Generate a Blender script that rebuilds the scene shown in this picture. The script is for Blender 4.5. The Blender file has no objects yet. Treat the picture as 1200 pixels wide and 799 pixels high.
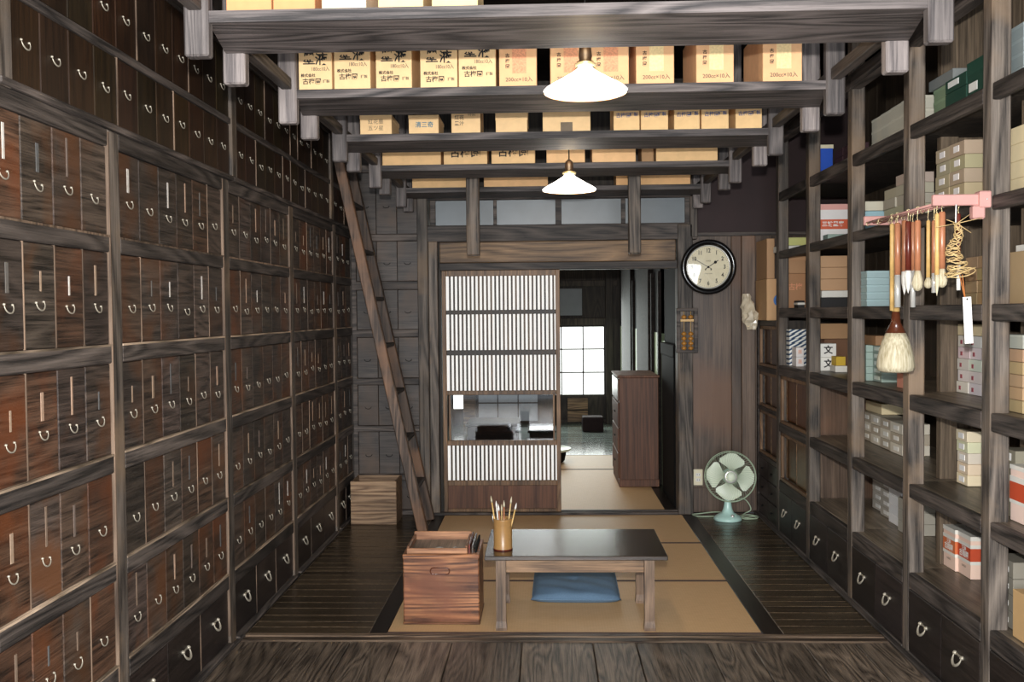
import bpy, math, random
from math import pi, sin, cos, radians, sqrt
from mathutils import Vector, Matrix, Euler

random.seed(11)
C = bpy.context.scene.collection
scene = bpy.context.scene

# ------------------------------------------------------------------ camera
FPX = 1119.2
CAM = Vector((0, 0, 1.542))
RM = (Matrix.Rotation(radians(1.999), 3, 'Z') @ Matrix.Rotation(radians(90 - 1.6815), 3, 'X')
      @ Matrix.Rotation(radians(-0.5417), 3, 'Z'))
cd = bpy.data.cameras.new('camera')
cam = bpy.data.objects.new('camera', cd)
C.objects.link(cam)
cd.sensor_width = 36
cd.lens = FPX / 1200 * 36
cd.clip_start = .02
cam.matrix_world = Matrix.Translation(CAM) @ RM.to_4x4()
scene.camera = cam


def U(u, v, X=None, Y=None, Z=None):
    """a point seen in the photograph, put back on a real plane of the room"""
    d = RM @ Vector(((u - 600) / FPX, -(v - 399.5) / FPX, -1))
    if X is not None:
        t = (X - CAM.x) / d.x
    elif Y is not None:
        t = (Y - CAM.y) / d.y
    else:
        t = (Z - CAM.z) / d.z
    return CAM + t * d


# ------------------------------------------------------------------ mesh builder
class MB:
    def __init__(s):
        s.v = []; s.f = []; s.t = []; s.sm = []

    def _add(s, vs, fs, t, sm=False, mt=None):
        n = len(s.v)
        s.v += [tuple(mt @ Vector(p)) for p in vs] if mt is not None else [tuple(p) for p in vs]
        for f in fs:
            s.f.append(tuple(i + n for i in f)); s.t.append(t); s.sm.append(sm)
        return s

    def box(s, x0, x1, y0, y1, z0, z1, c=0, t=.5, mt=None):
        if x0 > x1: x0, x1 = x1, x0
        if y0 > y1: y0, y1 = y1, y0
        if z0 > z1: z0, z1 = z1, z0
        if c <= 0:
            vs = [(x, y, z) for z in (z0, z1) for y in (y0, y1) for x in (x0, x1)]
            fs = [(0, 2, 3, 1), (4, 5, 7, 6), (0, 1, 5, 4), (2, 6, 7, 3), (0, 4, 6, 2), (1, 3, 7, 5)]
            return s._add(vs, fs, t, False, mt)
        c = min(c, (x1 - x0) * .45, (y1 - y0) * .45, (z1 - z0) * .45)
        vs = []; ix = {}
        X = (x0, x1); Y = (y0, y1); Z = (z0, z1)
        for i in (0, 1):
            for j in (0, 1):
                for k in (0, 1):
                    sx, sy, sz = (c, -c)[i], (c, -c)[j], (c, -c)[k]
                    ix[i, j, k, 0] = len(vs); vs.append((X[i], Y[j] + sy, Z[k] + sz))
                    ix[i, j, k, 1] = len(vs); vs.append((X[i] + sx, Y[j], Z[k] + sz))
                    ix[i, j, k, 2] = len(vs); vs.append((X[i] + sx, Y[j] + sy, Z[k]))
        fs = []
        q = lambda *a: fs.append(tuple(ix[b] for b in a))
        for i in (0, 1):
            r = [(i, 0, 0, 0), (i, 0, 1, 0), (i, 1, 1, 0), (i, 1, 0, 0)]; q(*(r if i == 0 else r[::-1]))
            r = [(0, i, 0, 1), (1, i, 0, 1), (1, i, 1, 1), (0, i, 1, 1)]; q(*(r if i == 0 else r[::-1]))
            r = [(0, 0, i, 2), (0, 1, i, 2), (1, 1, i, 2), (1, 0, i, 2)]; q(*(r if i == 0 else r[::-1]))
        for i in (0, 1):
            for j in (0, 1):
                q((i, j, 0, 0), (i, j, 1, 0), (i, j, 1, 1), (i, j, 0, 1))
                q((i, 0, j, 0), (i, 1, j, 0), (i, 1, j, 2), (i, 0, j, 2))
                q((0, i, j, 1), (1, i, j, 1), (1, i, j, 2), (0, i, j, 2))
                for k in (0, 1):
                    q((i, j, k, 0), (i, j, k, 1), (i, j, k, 2))
        return s._add(vs, fs, t, False, mt)

    def bar(s, a, b, w, h, up=(0, 0, 1), c=0, t=.5):
        """a squared bar from a to b; w across, h along 'up'"""
        a = Vector(a); b = Vector(b); d = (b - a); L = d.length; d.normalize()
        x = d.cross(Vector(up)).normalized(); u = x.cross(d).normalized()
        m = Matrix((x, d, u)).transposed().to_4x4(); m.translation = a
        return s.box(-w / 2, w / 2, 0, L, -h / 2, h / 2, c, t, m)

    def tube(s, pts, r, seg=8, t=.5, cap=True, closed=False):
        pts = [Vector(p) for p in pts]; n = len(pts)
        rr = r if isinstance(r, (list, tuple)) else [r] * n
        vs = []; prev = None
        for i, p in enumerate(pts):
            if closed: d = pts[(i + 1) % n] - pts[i - 1]
            else: d = pts[min(i + 1, n - 1)] - pts[max(i - 1, 0)]
            if d.length < 1e-9: d = Vector((0, 0, 1))
            d.normalize()
            if prev is None:
                a = Vector((0, 0, 1)) if abs(d.z) < .9 else Vector((1, 0, 0))
                x = d.cross(a).normalized()
            else:
                x = (prev - d * prev.dot(d))
                x = x.normalized() if x.length > 1e-6 else d.orthogonal().normalized()
            prev = x; y = d.cross(x)
            for k in range(seg):
                an = 2 * pi * k / seg
                vs.append(p + (x * cos(an) + y * sin(an)) * rr[i])
        fs = []
        for i in range(n if closed else n - 1):
            j = (i + 1) % n
            for k in range(seg):
                k2 = (k + 1) % seg
                fs.append((i * seg + k, i * seg + k2, j * seg + k2, j * seg + k))
        if cap and not closed:
            fs.append(tuple(range(seg))[::-1]); fs.append(tuple((n - 1) * seg + k for k in range(seg)))
        return s._add(vs, fs, t, True)

    def lathe(s, prof, c=(0, 0, 0), seg=24, t=.5, mt=None, sm=True, cap=True):
        """prof: list of (r, z)"""
        vs = []; fs = []; n = len(prof)
        for r, z in prof:
            for k in range(seg):
                a = 2 * pi * k / seg
                vs.append((c[0] + r * cos(a), c[1] + r * sin(a), c[2] + z))
        for i in range(n - 1):
            for k in range(seg):
                k2 = (k + 1) % seg
                fs.append((i * seg + k, i * seg + k2, (i + 1) * seg + k2, (i + 1) * seg + k))
        if cap and prof[0][0] > 1e-6: fs.append(tuple(range(seg))[::-1])
        if cap and prof[-1][0] > 1e-6: fs.append(tuple((n - 1) * seg + k for k in range(seg)))
        return s._add(vs, fs, t, sm, mt)

    def quad(s, a, b, c, d, t=.5):
        return s._add([a, b, c, d], [(0, 1, 2, 3)], t)

    def mesh(s, name, off=(0, 0, 0)):
        me = bpy.data.meshes.new(name)
        ox, oy, oz = off
        me.from_pydata([(x - ox, y - oy, z - oz) for x, y, z in s.v], [], s.f)
        at = me.attributes.new('tint', 'FLOAT', 'FACE')
        at.data.foreach_set('value', s.t)
        me.polygons.foreach_set('use_smooth', s.sm)
        me.update()
        return me


W0 = {}


def wpos(o):
    return W0.get(o.name, (0, 0, 0))


def part(name, mb, mat, parent, world=True, label=None, col=None, kind=None):
    off = wpos(parent) if world else (0, 0, 0)
    me = mb if isinstance(mb, bpy.types.Mesh) else mb.mesh(name, off)
    o = bpy.data.objects.new(name, me); C.objects.link(o)
    if mat and not me.materials: me.materials.append(mat)
    o.parent = parent
    W0[o.name] = wpos(parent)
    if label: o['label'] = label
    if col: o.color = (*col, 1)
    if kind: o['kind'] = kind
    return o


def thing(name, label, cat, loc=(0, 0, 0), rotz=0, group=None):
    o = bpy.data.objects.new(name, None); C.objects.link(o)
    o.empty_display_size = .05
    o.location = loc; o.rotation_euler = (0, 0, rotz); W0[o.name] = tuple(loc)
    o['label'] = label; o['category'] = cat
    if group: o['group'] = group
    return o


def solid(name, mb, mat, label, cat, loc=None, group=None, col=None, rotz=0):
    """a thing that is one mesh; mb in world coordinates unless rotz/local"""
    if loc is None:
        xs = [v[0] for v in mb.v]; ys = [v[1] for v in mb.v]; zs = [v[2] for v in mb.v]
        loc = ((min(xs) + max(xs)) / 2, (min(ys) + max(ys)) / 2, min(zs))
        off = loc
    else:
        off = (0, 0, 0)
    me = mb.mesh(name, off)
    me.materials.append(mat)
    o = bpy.data.objects.new(name, me); C.objects.link(o)
    o.location = loc; o.rotation_euler = (0, 0, rotz); W0[o.name] = tuple(loc)
    o['label'] = label; o['category'] = cat
    if group: o['group'] = group
    if col: o.color = (*col, 1)
    return o


def struct(name, mb, mat, parent=None):
    me = mb.mesh(name); me.materials.append(mat)
    o = bpy.data.objects.new(name, me); C.objects.link(o)
    if parent: o.parent = parent
    else: o['kind'] = 'structure'
    return o


# ------------------------------------------------------------------ materials
def lin(c):
    return tuple(((x / 255) / 12.92 if x / 255 <= .04045 else ((x / 255 + .055) / 1.055) ** 2.4) for x in c)


def newmat(name):
    m = bpy.data.materials.new(name); m.use_nodes = True
    nt = m.node_tree; b = nt.nodes['Principled BSDF']
    return m, nt, b


def nd(nt, ty, **kw):
    n = nt.nodes.new(ty)
    for k, v in kw.items():
        if k.startswith('i_'): n.inputs[int(k[2:])].default_value = v
        else: setattr(n, k, v)
    return n


def ramp(nt, stops):
    r = nt.nodes.new('ShaderNodeValToRGB')
    e = r.color_ramp.elements
    while len(e) < len(stops): e.new(.5)
    for el, (p, c) in zip(e, stops):
        el.position = p; el.color = (*c, 1) if len(c) == 3 else c
    return r


def wood(name, dark, light, axis='X', sc=1.0, rough=.6, bump=.25, objcol=False, patch=None, tint=.5, spec=.4, lines=.5, coat=0, dim=.74):
    """procedural timber; grain runs along 'axis'; tint attribute and a random offset per object vary it"""
    m, nt, b = newmat(name)
    L = nt.links.new
    tc = nd(nt, 'ShaderNodeTexCoord'); oi = nd(nt, 'ShaderNodeObjectInfo')
    at = nd(nt, 'ShaderNodeAttribute', attribute_name='tint')
    add = nd(nt, 'ShaderNodeMath', operation='ADD')
    L(oi.outputs['Random'], add.inputs[0]); L(at.outputs['Fac'], add.inputs[1])
    mul = nd(nt, 'ShaderNodeMath', operation='MULTIPLY'); mul.inputs[1].default_value = 37.0
    L(add.outputs[0], mul.inputs[0])
    va = nd(nt, 'ShaderNodeVectorMath', operation='ADD')
    L(tc.outputs['Object'], va.inputs[0]); L(mul.outputs[0], va.inputs[1])
    mp = nd(nt, 'ShaderNodeMapping')
    s = {'X': (1.6, 62, 62), 'Y': (62, 1.6, 62), 'Z': (62, 62, 1.6)}[axis]
    mp.inputs['Scale'].default_value = [k * sc for k in s]
    L(va.outputs[0], mp.inputs['Vector'])
    n1 = nd(nt, 'ShaderNodeTexNoise'); n1.inputs['Scale'].default_value = 2.2
    n1.inputs['Detail'].default_value = 8; n1.inputs['Roughness'].default_value = .74
    n1.inputs['Distortion'].default_value = .35
    L(mp.outputs[0], n1.inputs['Vector'])
    mp2 = nd(nt, 'ShaderNodeMapping')
    s2 = {'X': (.45, 4.5, 4.5), 'Y': (4.5, .45, 4.5), 'Z': (4.5, 4.5, .45)}[axis]
    mp2.inputs['Scale'].default_value = [k * sc for k in s2]
    L(va.outputs[0], mp2.inputs['Vector'])
    wv = nd(nt, 'ShaderNodeTexNoise'); wv.inputs['Scale'].default_value = 1.3
    wv.inputs['Detail'].default_value = 1.5; wv.inputs['Distortion'].default_value = .4
    L(mp2.outputs[0], wv.inputs['Vector'])
    rg = nd(nt, 'ShaderNodeMath', operation='MULTIPLY'); rg.inputs[1].default_value = 22.0
    L(wv.outputs['Fac'], rg.inputs[0])
    fr = nd(nt, 'ShaderNodeMath', operation='PINGPONG'); fr.inputs[1].default_value = 1.0
    L(rg.outputs[0], fr.inputs[0])
    mx = nd(nt, 'ShaderNodeMix'); mx.data_type = 'FLOAT'
    mx.inputs[0].default_value = lines * .42
    L(n1.outputs['Fac'], mx.inputs[2]); L(fr.outputs[0], mx.inputs[3])
    dark = tuple(q * .62 for q in dark); light = tuple(q * dim for q in light)
    rp = ramp(nt, [(.36, dark), (.66, light)])
    L(mx.outputs[0], rp.inputs[0])
    col = rp.outputs[0]
    if patch:
        n2 = nd(nt, 'ShaderNodeTexNoise'); n2.inputs['Scale'].default_value = 3.2 * sc
        n2.inputs['Detail'].default_value = 5
        L(va.outputs[0], n2.inputs['Vector'])
        r2 = ramp(nt, [(.5, (0, 0, 0)), (.66, (.85, .85, .85))])
        L(n2.outputs['Fac'], r2.inputs[0])
        mc = nd(nt, 'ShaderNodeMix'); mc.data_type = 'RGBA'
        L(r2.outputs[0], mc.inputs[0]); L(col, mc.inputs[6]); mc.inputs[7].default_value = (*patch, 1)
        col = mc.outputs[2]
    if objcol:
        mo = nd(nt, 'ShaderNodeMix'); mo.data_type = 'RGBA'; mo.blend_type = 'MULTIPLY'; mo.inputs[0].default_value = 1
        L(col, mo.inputs[6]); L(oi.outputs['Color'], mo.inputs[7]); col = mo.outputs[2]
    nb = nd(nt, 'ShaderNodeTexNoise'); nb.inputs['Scale'].default_value = 1.9 * sc; nb.inputs['Detail'].default_value = 3
    L(va.outputs[0], nb.inputs['Vector'])
    mb_ = nd(nt, 'ShaderNodeMapRange'); mb_.inputs[1].default_value = .3; mb_.inputs[2].default_value = .7
    mb_.inputs[3].default_value = .68; mb_.inputs[4].default_value = 1.25
    L(nb.outputs['Fac'], mb_.inputs[0])
    hb_ = nd(nt, 'ShaderNodeVectorMath', operation='SCALE')
    L(col, hb_.inputs[0]); L(mb_.outputs[0], hb_.inputs['Scale']); col = hb_.outputs[0]
    # brightness by tint attribute
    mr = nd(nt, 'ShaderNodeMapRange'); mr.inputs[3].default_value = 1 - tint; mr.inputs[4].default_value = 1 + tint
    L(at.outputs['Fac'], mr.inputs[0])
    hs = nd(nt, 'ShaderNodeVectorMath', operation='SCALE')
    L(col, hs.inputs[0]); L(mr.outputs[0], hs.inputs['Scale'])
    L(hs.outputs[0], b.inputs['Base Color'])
    b.inputs['Roughness'].default_value = rough
    b.inputs['Specular IOR Level'].default_value = spec
    if coat: b.inputs['Coat Weight'].default_value = coat; b.inputs['Coat Roughness'].default_value = .15
    bp = nd(nt, 'ShaderNodeBump'); bp.inputs['Strength'].default_value = bump; bp.inputs['Distance'].default_value = .004
    L(mx.outputs[0], bp.inputs['Height']); L(bp.outputs[0], b.inputs['Normal'])
    return m


def plain(name, col, rough=.6, metal=0, spec=.5, noise=.12, nsc=30, objcol=False, bump=0, emit=0, sss=0):
    m, nt, b = newmat(name); L = nt.links.new
    tc = nd(nt, 'ShaderNodeTexCoord')
    n = nd(nt, 'ShaderNodeTexNoise'); n.inputs['Scale'].default_value = nsc; n.inputs['Detail'].default_value = 4
    L(tc.outputs['Object'], n.inputs['Vector'])
    rp = ramp(nt, [(.3, tuple(x * (1 - noise) for x in col)), (.7, tuple(min(1, x * (1 + noise)) for x in col))])
    L(n.outputs['Fac'], rp.inputs[0]); c = rp.outputs[0]
    if objcol:
        oi = nd(nt, 'ShaderNodeObjectInfo')
        mo = nd(nt, 'ShaderNodeMix'); mo.data_type = 'RGBA'; mo.blend_type = 'MULTIPLY'; mo.inputs[0].default_value = 1
        L(c, mo.inputs[6]); L(oi.outputs['Color'], mo.inputs[7]); c = mo.outputs[2]
    L(c, b.inputs['Base Color'])
    b.inputs['Roughness'].default_value = rough; b.inputs['Metallic'].default_value = metal
    b.inputs['Specular IOR Level'].default_value = spec
    if bump:
        bp = nd(nt, 'ShaderNodeBump'); bp.inputs['Strength'].default_value = bump; bp.inputs['Distance'].default_value = .003
        L(n.outputs['Fac'], bp.inputs['Height']); L(bp.outputs[0], b.inputs['Normal'])
    if emit:
        L(c, b.inputs['Emission Color']); b.inputs['Emission Strength'].default_value = emit
    return m


M = {}
g = lin
M['post'] = wood('aged_post_wood', g((54, 48, 44)), g((134, 122, 111)), 'Z', .9, .62, .4, patch=g((124, 104, 84)), dim=.78)
M['rail'] = wood('aged_rail_wood_y', g((40, 36, 34)), g((112, 101, 94)), 'Y', 1, .6, .45, dim=.66)
M['railx'] = wood('aged_rail_wood_x', g((44, 39, 37)), g((112, 100, 92)), 'X', 1, .6, .4)
M['lip'] = wood('worn_edge_wood', g((92, 74, 60)), g((160, 134, 112)), 'Z', 1, .6, .2)
M['drawer'] = wood('drawer_front_wood', g((30, 25, 22)), g((112, 97, 86)), 'Y', 1.2, .5, .5, objcol=True, patch=g((94, 60, 36)), lines=.35)
M['udrawer'] = wood('upper_drawer_wood', g((34, 25, 17)), g((70, 50, 32)), 'Z', 1, .45, .15, objcol=True, lines=.3)
M['bdrawer'] = wood('bottom_drawer_wood', g((30, 25, 24)), g((64, 54, 50)), 'Y', 1, .4, .2, objcol=True, lines=.3)
M['lip2'] = wood('lit_lip_dusty_joint', g((110, 94, 76)), g((196, 172, 148)), 'Y', 1, .6, .2, dim=.9)  # paler wood paints light onto the lower rail lips; also the dusty floor joints
M['dark'] = wood('dark_inner_wood', g((40, 34, 29)), g((74, 64, 54)), 'Z', 1, .65, .2)
M['plank'] = wood('hanging_plank_wood', g((60, 56, 56)), g((132, 122, 119)), 'X', 1.1, .62, .45, lines=.6)
M['stub'] = wood('hanging_post_wood', g((84, 78, 78)), g((150, 140, 136)), 'Z', 1.3, .6, .4, dim=.62)
M['floor'] = wood('near_floor_wood', g((56, 47, 40)), g((132, 116, 100)), 'Y', 1.5, .4, .6, tint=.3, lines=.45, dim=.92)
M['floorx'] = wood('side_floor_wood', g((52, 43, 32)), g((98, 82, 62)), 'X', 1.0, .25, .2, tint=.3, lines=.35)
M['sill'] = wood('floor_sill_wood', g((50, 40, 34)), g((140, 118, 98)), 'X', .8, .5, .5)
M['border'] = wood('floor_border_wood', g((28, 22, 18)), g((48, 40, 34)), 'Y', .8, .36, .1)
M['backdoor'] = wood('back_panel_wood', g((56, 50, 47)), g((98, 88, 81)), 'X', 1, .5, .15, patch=g((84, 68, 56)), lines=.25)
M['lintel'] = wood('lintel_wood', g((100, 76, 54)), g((160, 128, 94)), 'X', .8, .55, .2, dim=0.95)
M['brown'] = wood('brown_frame_wood', g((92, 68, 48)), g((146, 112, 80)), 'Z', 1, .5, .15, lines=.3, dim=0.95)
M['slat'] = wood('lattice_slat_wood', g((48, 38, 30)), g((112, 84, 58)), 'Z', 1, .5, .1, tint=.6, lines=.2)
M['wallplank'] = wood('plank_wall_wood', g((76, 60, 50)), g((122, 102, 86)), 'Z', .45, .4, .1, tint=.4, patch=g((116, 84, 62)), lines=.25, dim=.85)
M['maroon'] = plain('dark_maroon_plaster', g((44, 26, 26)), .7, noise=.1, nsc=8)
M['ceil'] = wood('dark_ceiling_wood', g((26, 22, 20)), g((48, 40, 36)), 'X', 1, .7, .2, spec=.1)
M['ladder'] = wood('ladder_wood', g((62, 50, 42)), g((138, 112, 94)), 'Z', 1, .55, .3, patch=g((134, 98, 72)))
M['crate'] = wood('pale_crate_wood', g((112, 84, 62)), g((176, 144, 112)), 'X', 1, .6, .2, tint=.25, lines=.5, dim=0.95)
M['chest'] = wood('figured_chest_wood', g((88, 54, 38)), g((178, 122, 84)), 'X', 1.2, .33, .1, patch=g((122, 74, 52)), lines=.65, dim=.95)
M['traywood'] = wood('tray_wood', g((140, 94, 66)), g((194, 142, 104)), 'X', 1, .4, .1, lines=.3, dim=0.95)
M['desktop'] = wood('desk_top_wood', g((50, 40, 33)), g((92, 76, 64)), 'X', .9, .2, .06, lines=.2, spec=.6, coat=.3)
M['desk'] = wood('desk_leg_wood', g((88, 70, 56)), g((142, 116, 94)), 'Z', 1, .4, .15, lines=.3, dim=0.95)
M['deskx'] = wood('desk_apron_wood', g((96, 72, 52)), g((150, 118, 88)), 'X', 1, .4, .15, lines=.3, dim=0.95)
M['cabinet'] = wood('brown_cabinet_wood', g((84, 52, 36)), g((124, 82, 58)), 'Z', .5, .55, .08, lines=.25, dim=.9)
M['amber'] = wood('amber_door_wood', g((78, 46, 24)), g((120, 78, 40)), 'Z', 1, .35, .1, lines=.2, objcol=True)
M['shelf'] = wood('shelf_board_wood', g((84, 74, 62)), g((140, 126, 108)), 'Y', .7, .38, .15, lines=.3, dim=1.15)
M['partition'] = wood('brown_partition_wood', g((70, 59, 48)), g((108, 93, 76)), 'Z', .6, .5, .15, lines=.2, dim=.95)
M['backfloor'] = wood('rear_room_floor', g((96, 104, 100)), g((150, 160, 154)), 'X', .6, .12, .1, tint=.2, spec=.8, lines=.3, dim=1)
M['tatami'] = None
M['handle'] = plain('drawer_ring_iron', g((168, 160, 144)), .45, .4, noise=.2)
M['slip'] = plain('paper_slip', g((255, 250, 240)), .8, objcol=True, noise=.2, nsc=60)
M['kraft'] = plain('kraft_card', g((220, 187, 146)), .75, noise=.05, objcol=True)
M['ink'] = plain('black_ink', g((30, 28, 28)), .7)
M['inkgrey'] = plain('faded_ink', g((110, 96, 78)), .7)
M['inkblue'] = plain('blue_ink', g((70, 120, 140)), .7)
M['inkviolet'] = plain('violet_blue_ink', g((96, 104, 140)), .7)
M['stampred'] = plain('pale_red_stamp', g((222, 152, 112)), .7, noise=.22, nsc=160)
M['stamptan'] = plain('cream_stamp', g((232, 204, 150)), .7, noise=.12, nsc=120)
M['paint'] = plain('plain_card', (1, 1, 1), .65, objcol=True, noise=.04)
M['white'] = plain('white_paper', g((235, 232, 226)), .7, noise=.03)
M['paper'] = plain('shoji_paper', g((238, 236, 232)), .8, noise=.02, emit=.35)  # slight glow put into the paper in place of light from behind
M['black'] = plain('black_gloss', g((18, 17, 18)), .18, noise=.1)
M['dialcream'] = plain('clock_dial', g((226, 216, 184)), .5, noise=.06, nsc=10)
M['steel'] = plain('bright_steel', g((206, 204, 198)), .25, .35, noise=.05)
M['brass'] = plain('brass_hook', g((214, 196, 150)), .3, .5, noise=.1)
M['mint'] = plain('mint_enamel', g((190, 226, 216)), .28, noise=.03)
M['mintblade'] = plain('pale_green_blade', g((226, 236, 214)), .35, noise=.04)
M['cable'] = plain('mint_cable', g((170, 188, 160)), .5)
M['outlet'] = plain('cream_plastic', g((232, 222, 192)), .4, noise=.02)
M['pink'] = plain('pink_painted_wood', g((196, 146, 138)), .55, noise=.08, nsc=12)
M['bristle'] = None
M['straw'] = plain('straw', g((206, 176, 122)), .7, noise=.2, nsc=80)
M['orange'] = plain('orange_cord', g((190, 116, 58)), .7)
M['bambo'] = plain('pale_bamboo', g((206, 168, 104)), .4, noise=.15, nsc=40)
M['hbrown'] = plain('brush_handle_brown', g((170, 112, 80)), .28, noise=.12, nsc=20)
M['hdark'] = plain('brush_handle_dark', g((96, 40, 30)), .25, noise=.1)
M['horn'] = plain('brown_horn', g((84, 44, 28)), .2, noise=.25, nsc=20)
M['bead'] = plain('abacus_bead', g((170, 116, 46)), .35, noise=.12)
M['navy'] = plain('dark_mat_edge', g((70, 52, 48)), .8)
M['bluecloth'] = plain('blue_cushion_cotton', g((96, 122, 146)), .9, noise=.15, nsc=220, bump=.4)
M['soot'] = plain('soot_black', g((16, 15, 15)), .8, spec=.15)
M['sootbox'] = plain('dark_lacquer_box', g((40, 30, 30)), .8, spec=.15)
M['grey'] = plain('grey_plaster', g((128, 132, 138)), .8, noise=.05, nsc=8)
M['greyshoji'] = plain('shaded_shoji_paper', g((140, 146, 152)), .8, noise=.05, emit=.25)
M['socket'] = plain('lamp_socket_bakelite', g((46, 36, 28)), .4)
M['frost'] = plain('frosted_glass', g((98, 106, 110)), .35, noise=.12, nsc=5, spec=.6)


def tatami_mat():
    m, nt, b = newmat('tatami_straw'); L = nt.links.new
    tc = nd(nt, 'ShaderNodeTexCoord')
    mp = nd(nt, 'ShaderNodeMapping'); mp.inputs['Scale'].default_value = (6, 160, 1)
    L(tc.outputs['Object'], mp.inputs[0])
    n = nd(nt, 'ShaderNodeTexNoise'); n.inputs['Scale'].default_value = 3; n.inputs['Detail'].default_value = 3
    L(mp.outputs[0], n.inputs['Vector'])
    w = nd(nt, 'ShaderNodeTexWave'); w.inputs['Scale'].default_value = 22; w.bands_direction = 'X'
    L(tc.outputs['Object'], w.inputs['Vector'])
    ad = nd(nt, 'ShaderNodeMix'); ad.data_type = 'FLOAT'; ad.inputs[0].default_value = .07
    L(n.outputs['Fac'], ad.inputs[2]); L(w.outputs['Fac'], ad.inputs[3])
    rp = ramp(nt, [(.2, g((194, 154, 108))), (.8, g((224, 186, 138)))])
    L(ad.outputs[0], rp.inputs[0]); L(rp.outputs[0], b.inputs['Base Color'])
    b.inputs['Roughness'].default_value = .55
    bp = nd(nt, 'ShaderNodeBump'); bp.inputs['Strength'].default_value = .3; bp.inputs['Distance'].default_value = .002
    L(ad.outputs[0], bp.inputs['Height']); L(bp.outputs[0], b.inputs['Normal'])
    return m


M['tatami'] = tatami_mat()


def hair(name, lo, hi):
    m, nt, b = newmat(name); L = nt.links.new
    tc = nd(nt, 'ShaderNodeTexCoord'); mp = nd(nt, 'ShaderNodeMapping')
    mp.inputs['Scale'].default_value = (130, 130, 5); L(tc.outputs['Object'], mp.inputs[0])
    n = nd(nt, 'ShaderNodeTexNoise'); n.inputs['Scale'].default_value = 1; n.inputs['Detail'].default_value = 5
    L(mp.outputs[0], n.inputs['Vector'])
    rp = ramp(nt, [(.3, lo), (.7, hi)]); L(n.outputs['Fac'], rp.inputs[0])
    L(rp.outputs[0], b.inputs['Base Color']); b.inputs['Roughness'].default_value = .6
    bp = nd(nt, 'ShaderNodeBump'); bp.inputs['Strength'].default_value = .8; bp.inputs['Distance'].default_value = .004
    L(n.outputs['Fac'], bp.inputs['Height']); L(bp.outputs[0], b.inputs['Normal'])
    return m


M['bristle'] = hair('goat_hair', g((164, 150, 116)), g((224, 214, 186)))
M['bristlew'] = hair('white_hair', g((220, 216, 206)), g((250, 246, 238)))


def glass(name, col=(1, 1, 1), mixf=.12, rough=.03):
    m = bpy.data.materials.new(name); m.use_nodes = True; nt = m.node_tree
    nt.nodes.remove(nt.nodes['Principled BSDF']); L = nt.links.new
    o = nt.nodes['Material Output']
    tr = nd(nt, 'ShaderNodeBsdfTransparent'); tr.inputs[0].default_value = (*col, 1)
    gl = nd(nt, 'ShaderNodeBsdfGlossy'); gl.inputs['Roughness'].default_value = rough
    fr = nd(nt, 'ShaderNodeLayerWeight'); fr.inputs[0].default_value = .5
    pw = nd(nt, 'ShaderNodeMath', operation='POWER'); pw.inputs[1].default_value = 4
    L(fr.outputs['Facing'], pw.inputs[0])
    mm = nd(nt, 'ShaderNodeMath', operation='MULTIPLY_ADD'); mm.inputs[1].default_value = .8; mm.inputs[2].default_value = .04 + mixf * .3
    L(pw.outputs[0], mm.inputs[0])
    mx = nd(nt, 'ShaderNodeMixShader'); L(mm.outputs[0], mx.inputs[0]); L(tr.outputs[0], mx.inputs[1]); L(gl.outputs[0], mx.inputs[2])
    L(mx.outputs[0], o.inputs[0])
    return m


M['glass'] = glass('clear_pane')
M['film'] = glass('clear_plastic', (.9, .95, .93), .5, .1)


def emis(name, col, st):
    m, nt, b = newmat(name)
    b.inputs['Base Color'].default_value = (*col, 1)
    b.inputs['Emission Color'].default_value = (*col, 1); b.inputs['Emission Strength'].default_value = st
    n = nd(nt, 'ShaderNodeTexNoise'); n.inputs['Scale'].default_value = 4
    rp = ramp(nt, [(0, tuple(x * .96 for x in col)), (1, col)])
    nt.links.new(n.outputs['Fac'], rp.inputs[0]); nt.links.new(rp.outputs[0], b.inputs['Emission Color'])
    return m


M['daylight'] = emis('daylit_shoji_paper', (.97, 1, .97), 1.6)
M['shade'] = emis('glowing_milk_glass', (1, .97, .90), 5)
M['bulb'] = emis('lit_bulb', (1, .86, .6), 12)
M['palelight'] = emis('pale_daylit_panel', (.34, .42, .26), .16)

ORD = ['first', 'second', 'third', 'fourth', 'fifth', 'sixth', 'seventh', 'eighth', 'ninth', 'tenth', 'eleventh', 'twelfth']
FRO = ['bottom', 'second from bottom', 'third from bottom', 'fourth from bottom', 'fifth from bottom', 'sixth from bottom',
       'seventh from bottom', 'eighth from bottom', 'ninth from bottom']

# ------------------------------------------------------------------ lettering
TC = {}


def textmesh(body, size, bold=0):
    k = (body, size, bold)
    if k in TC: return TC[k]
    cu = bpy.data.curves.new('lettering', 'FONT'); cu.body = body; cu.size = size
    cu.align_x = 'CENTER'; cu.align_y = 'CENTER'; cu.offset = bold; cu.resolution_u = 2
    cu.space_line = 1.2
    o = bpy.data.objects.new('tmp', cu); C.objects.link(o)
    bpy.context.view_layer.update()
    me = bpy.data.meshes.new_from_object(o.evaluated_get(bpy.context.evaluated_depsgraph_get()))
    bpy.data.objects.remove(o)
    TC[k] = me
    return me


FACE = {'-Y': Euler((pi / 2, 0, 0)), '-X': Euler((pi / 2, 0, -pi / 2)), '+X': Euler((pi / 2, 0, pi / 2))}


def letter(body, size, mat, parent, pos, face='-Y', bold=0, sx=1, roll=0):
    """lettering that lies on a face; pos in the parent's local frame"""
    me = textmesh(body, size, bold).copy()
    me.materials.clear(); me.materials.append(mat)
    o = bpy.data.objects.new('lettering', me); C.objects.link(o)
    o.parent = parent; o.location = pos; o.rotation_euler = FACE[face]
    o.scale = (sx, 1, 1)
    return o


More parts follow.
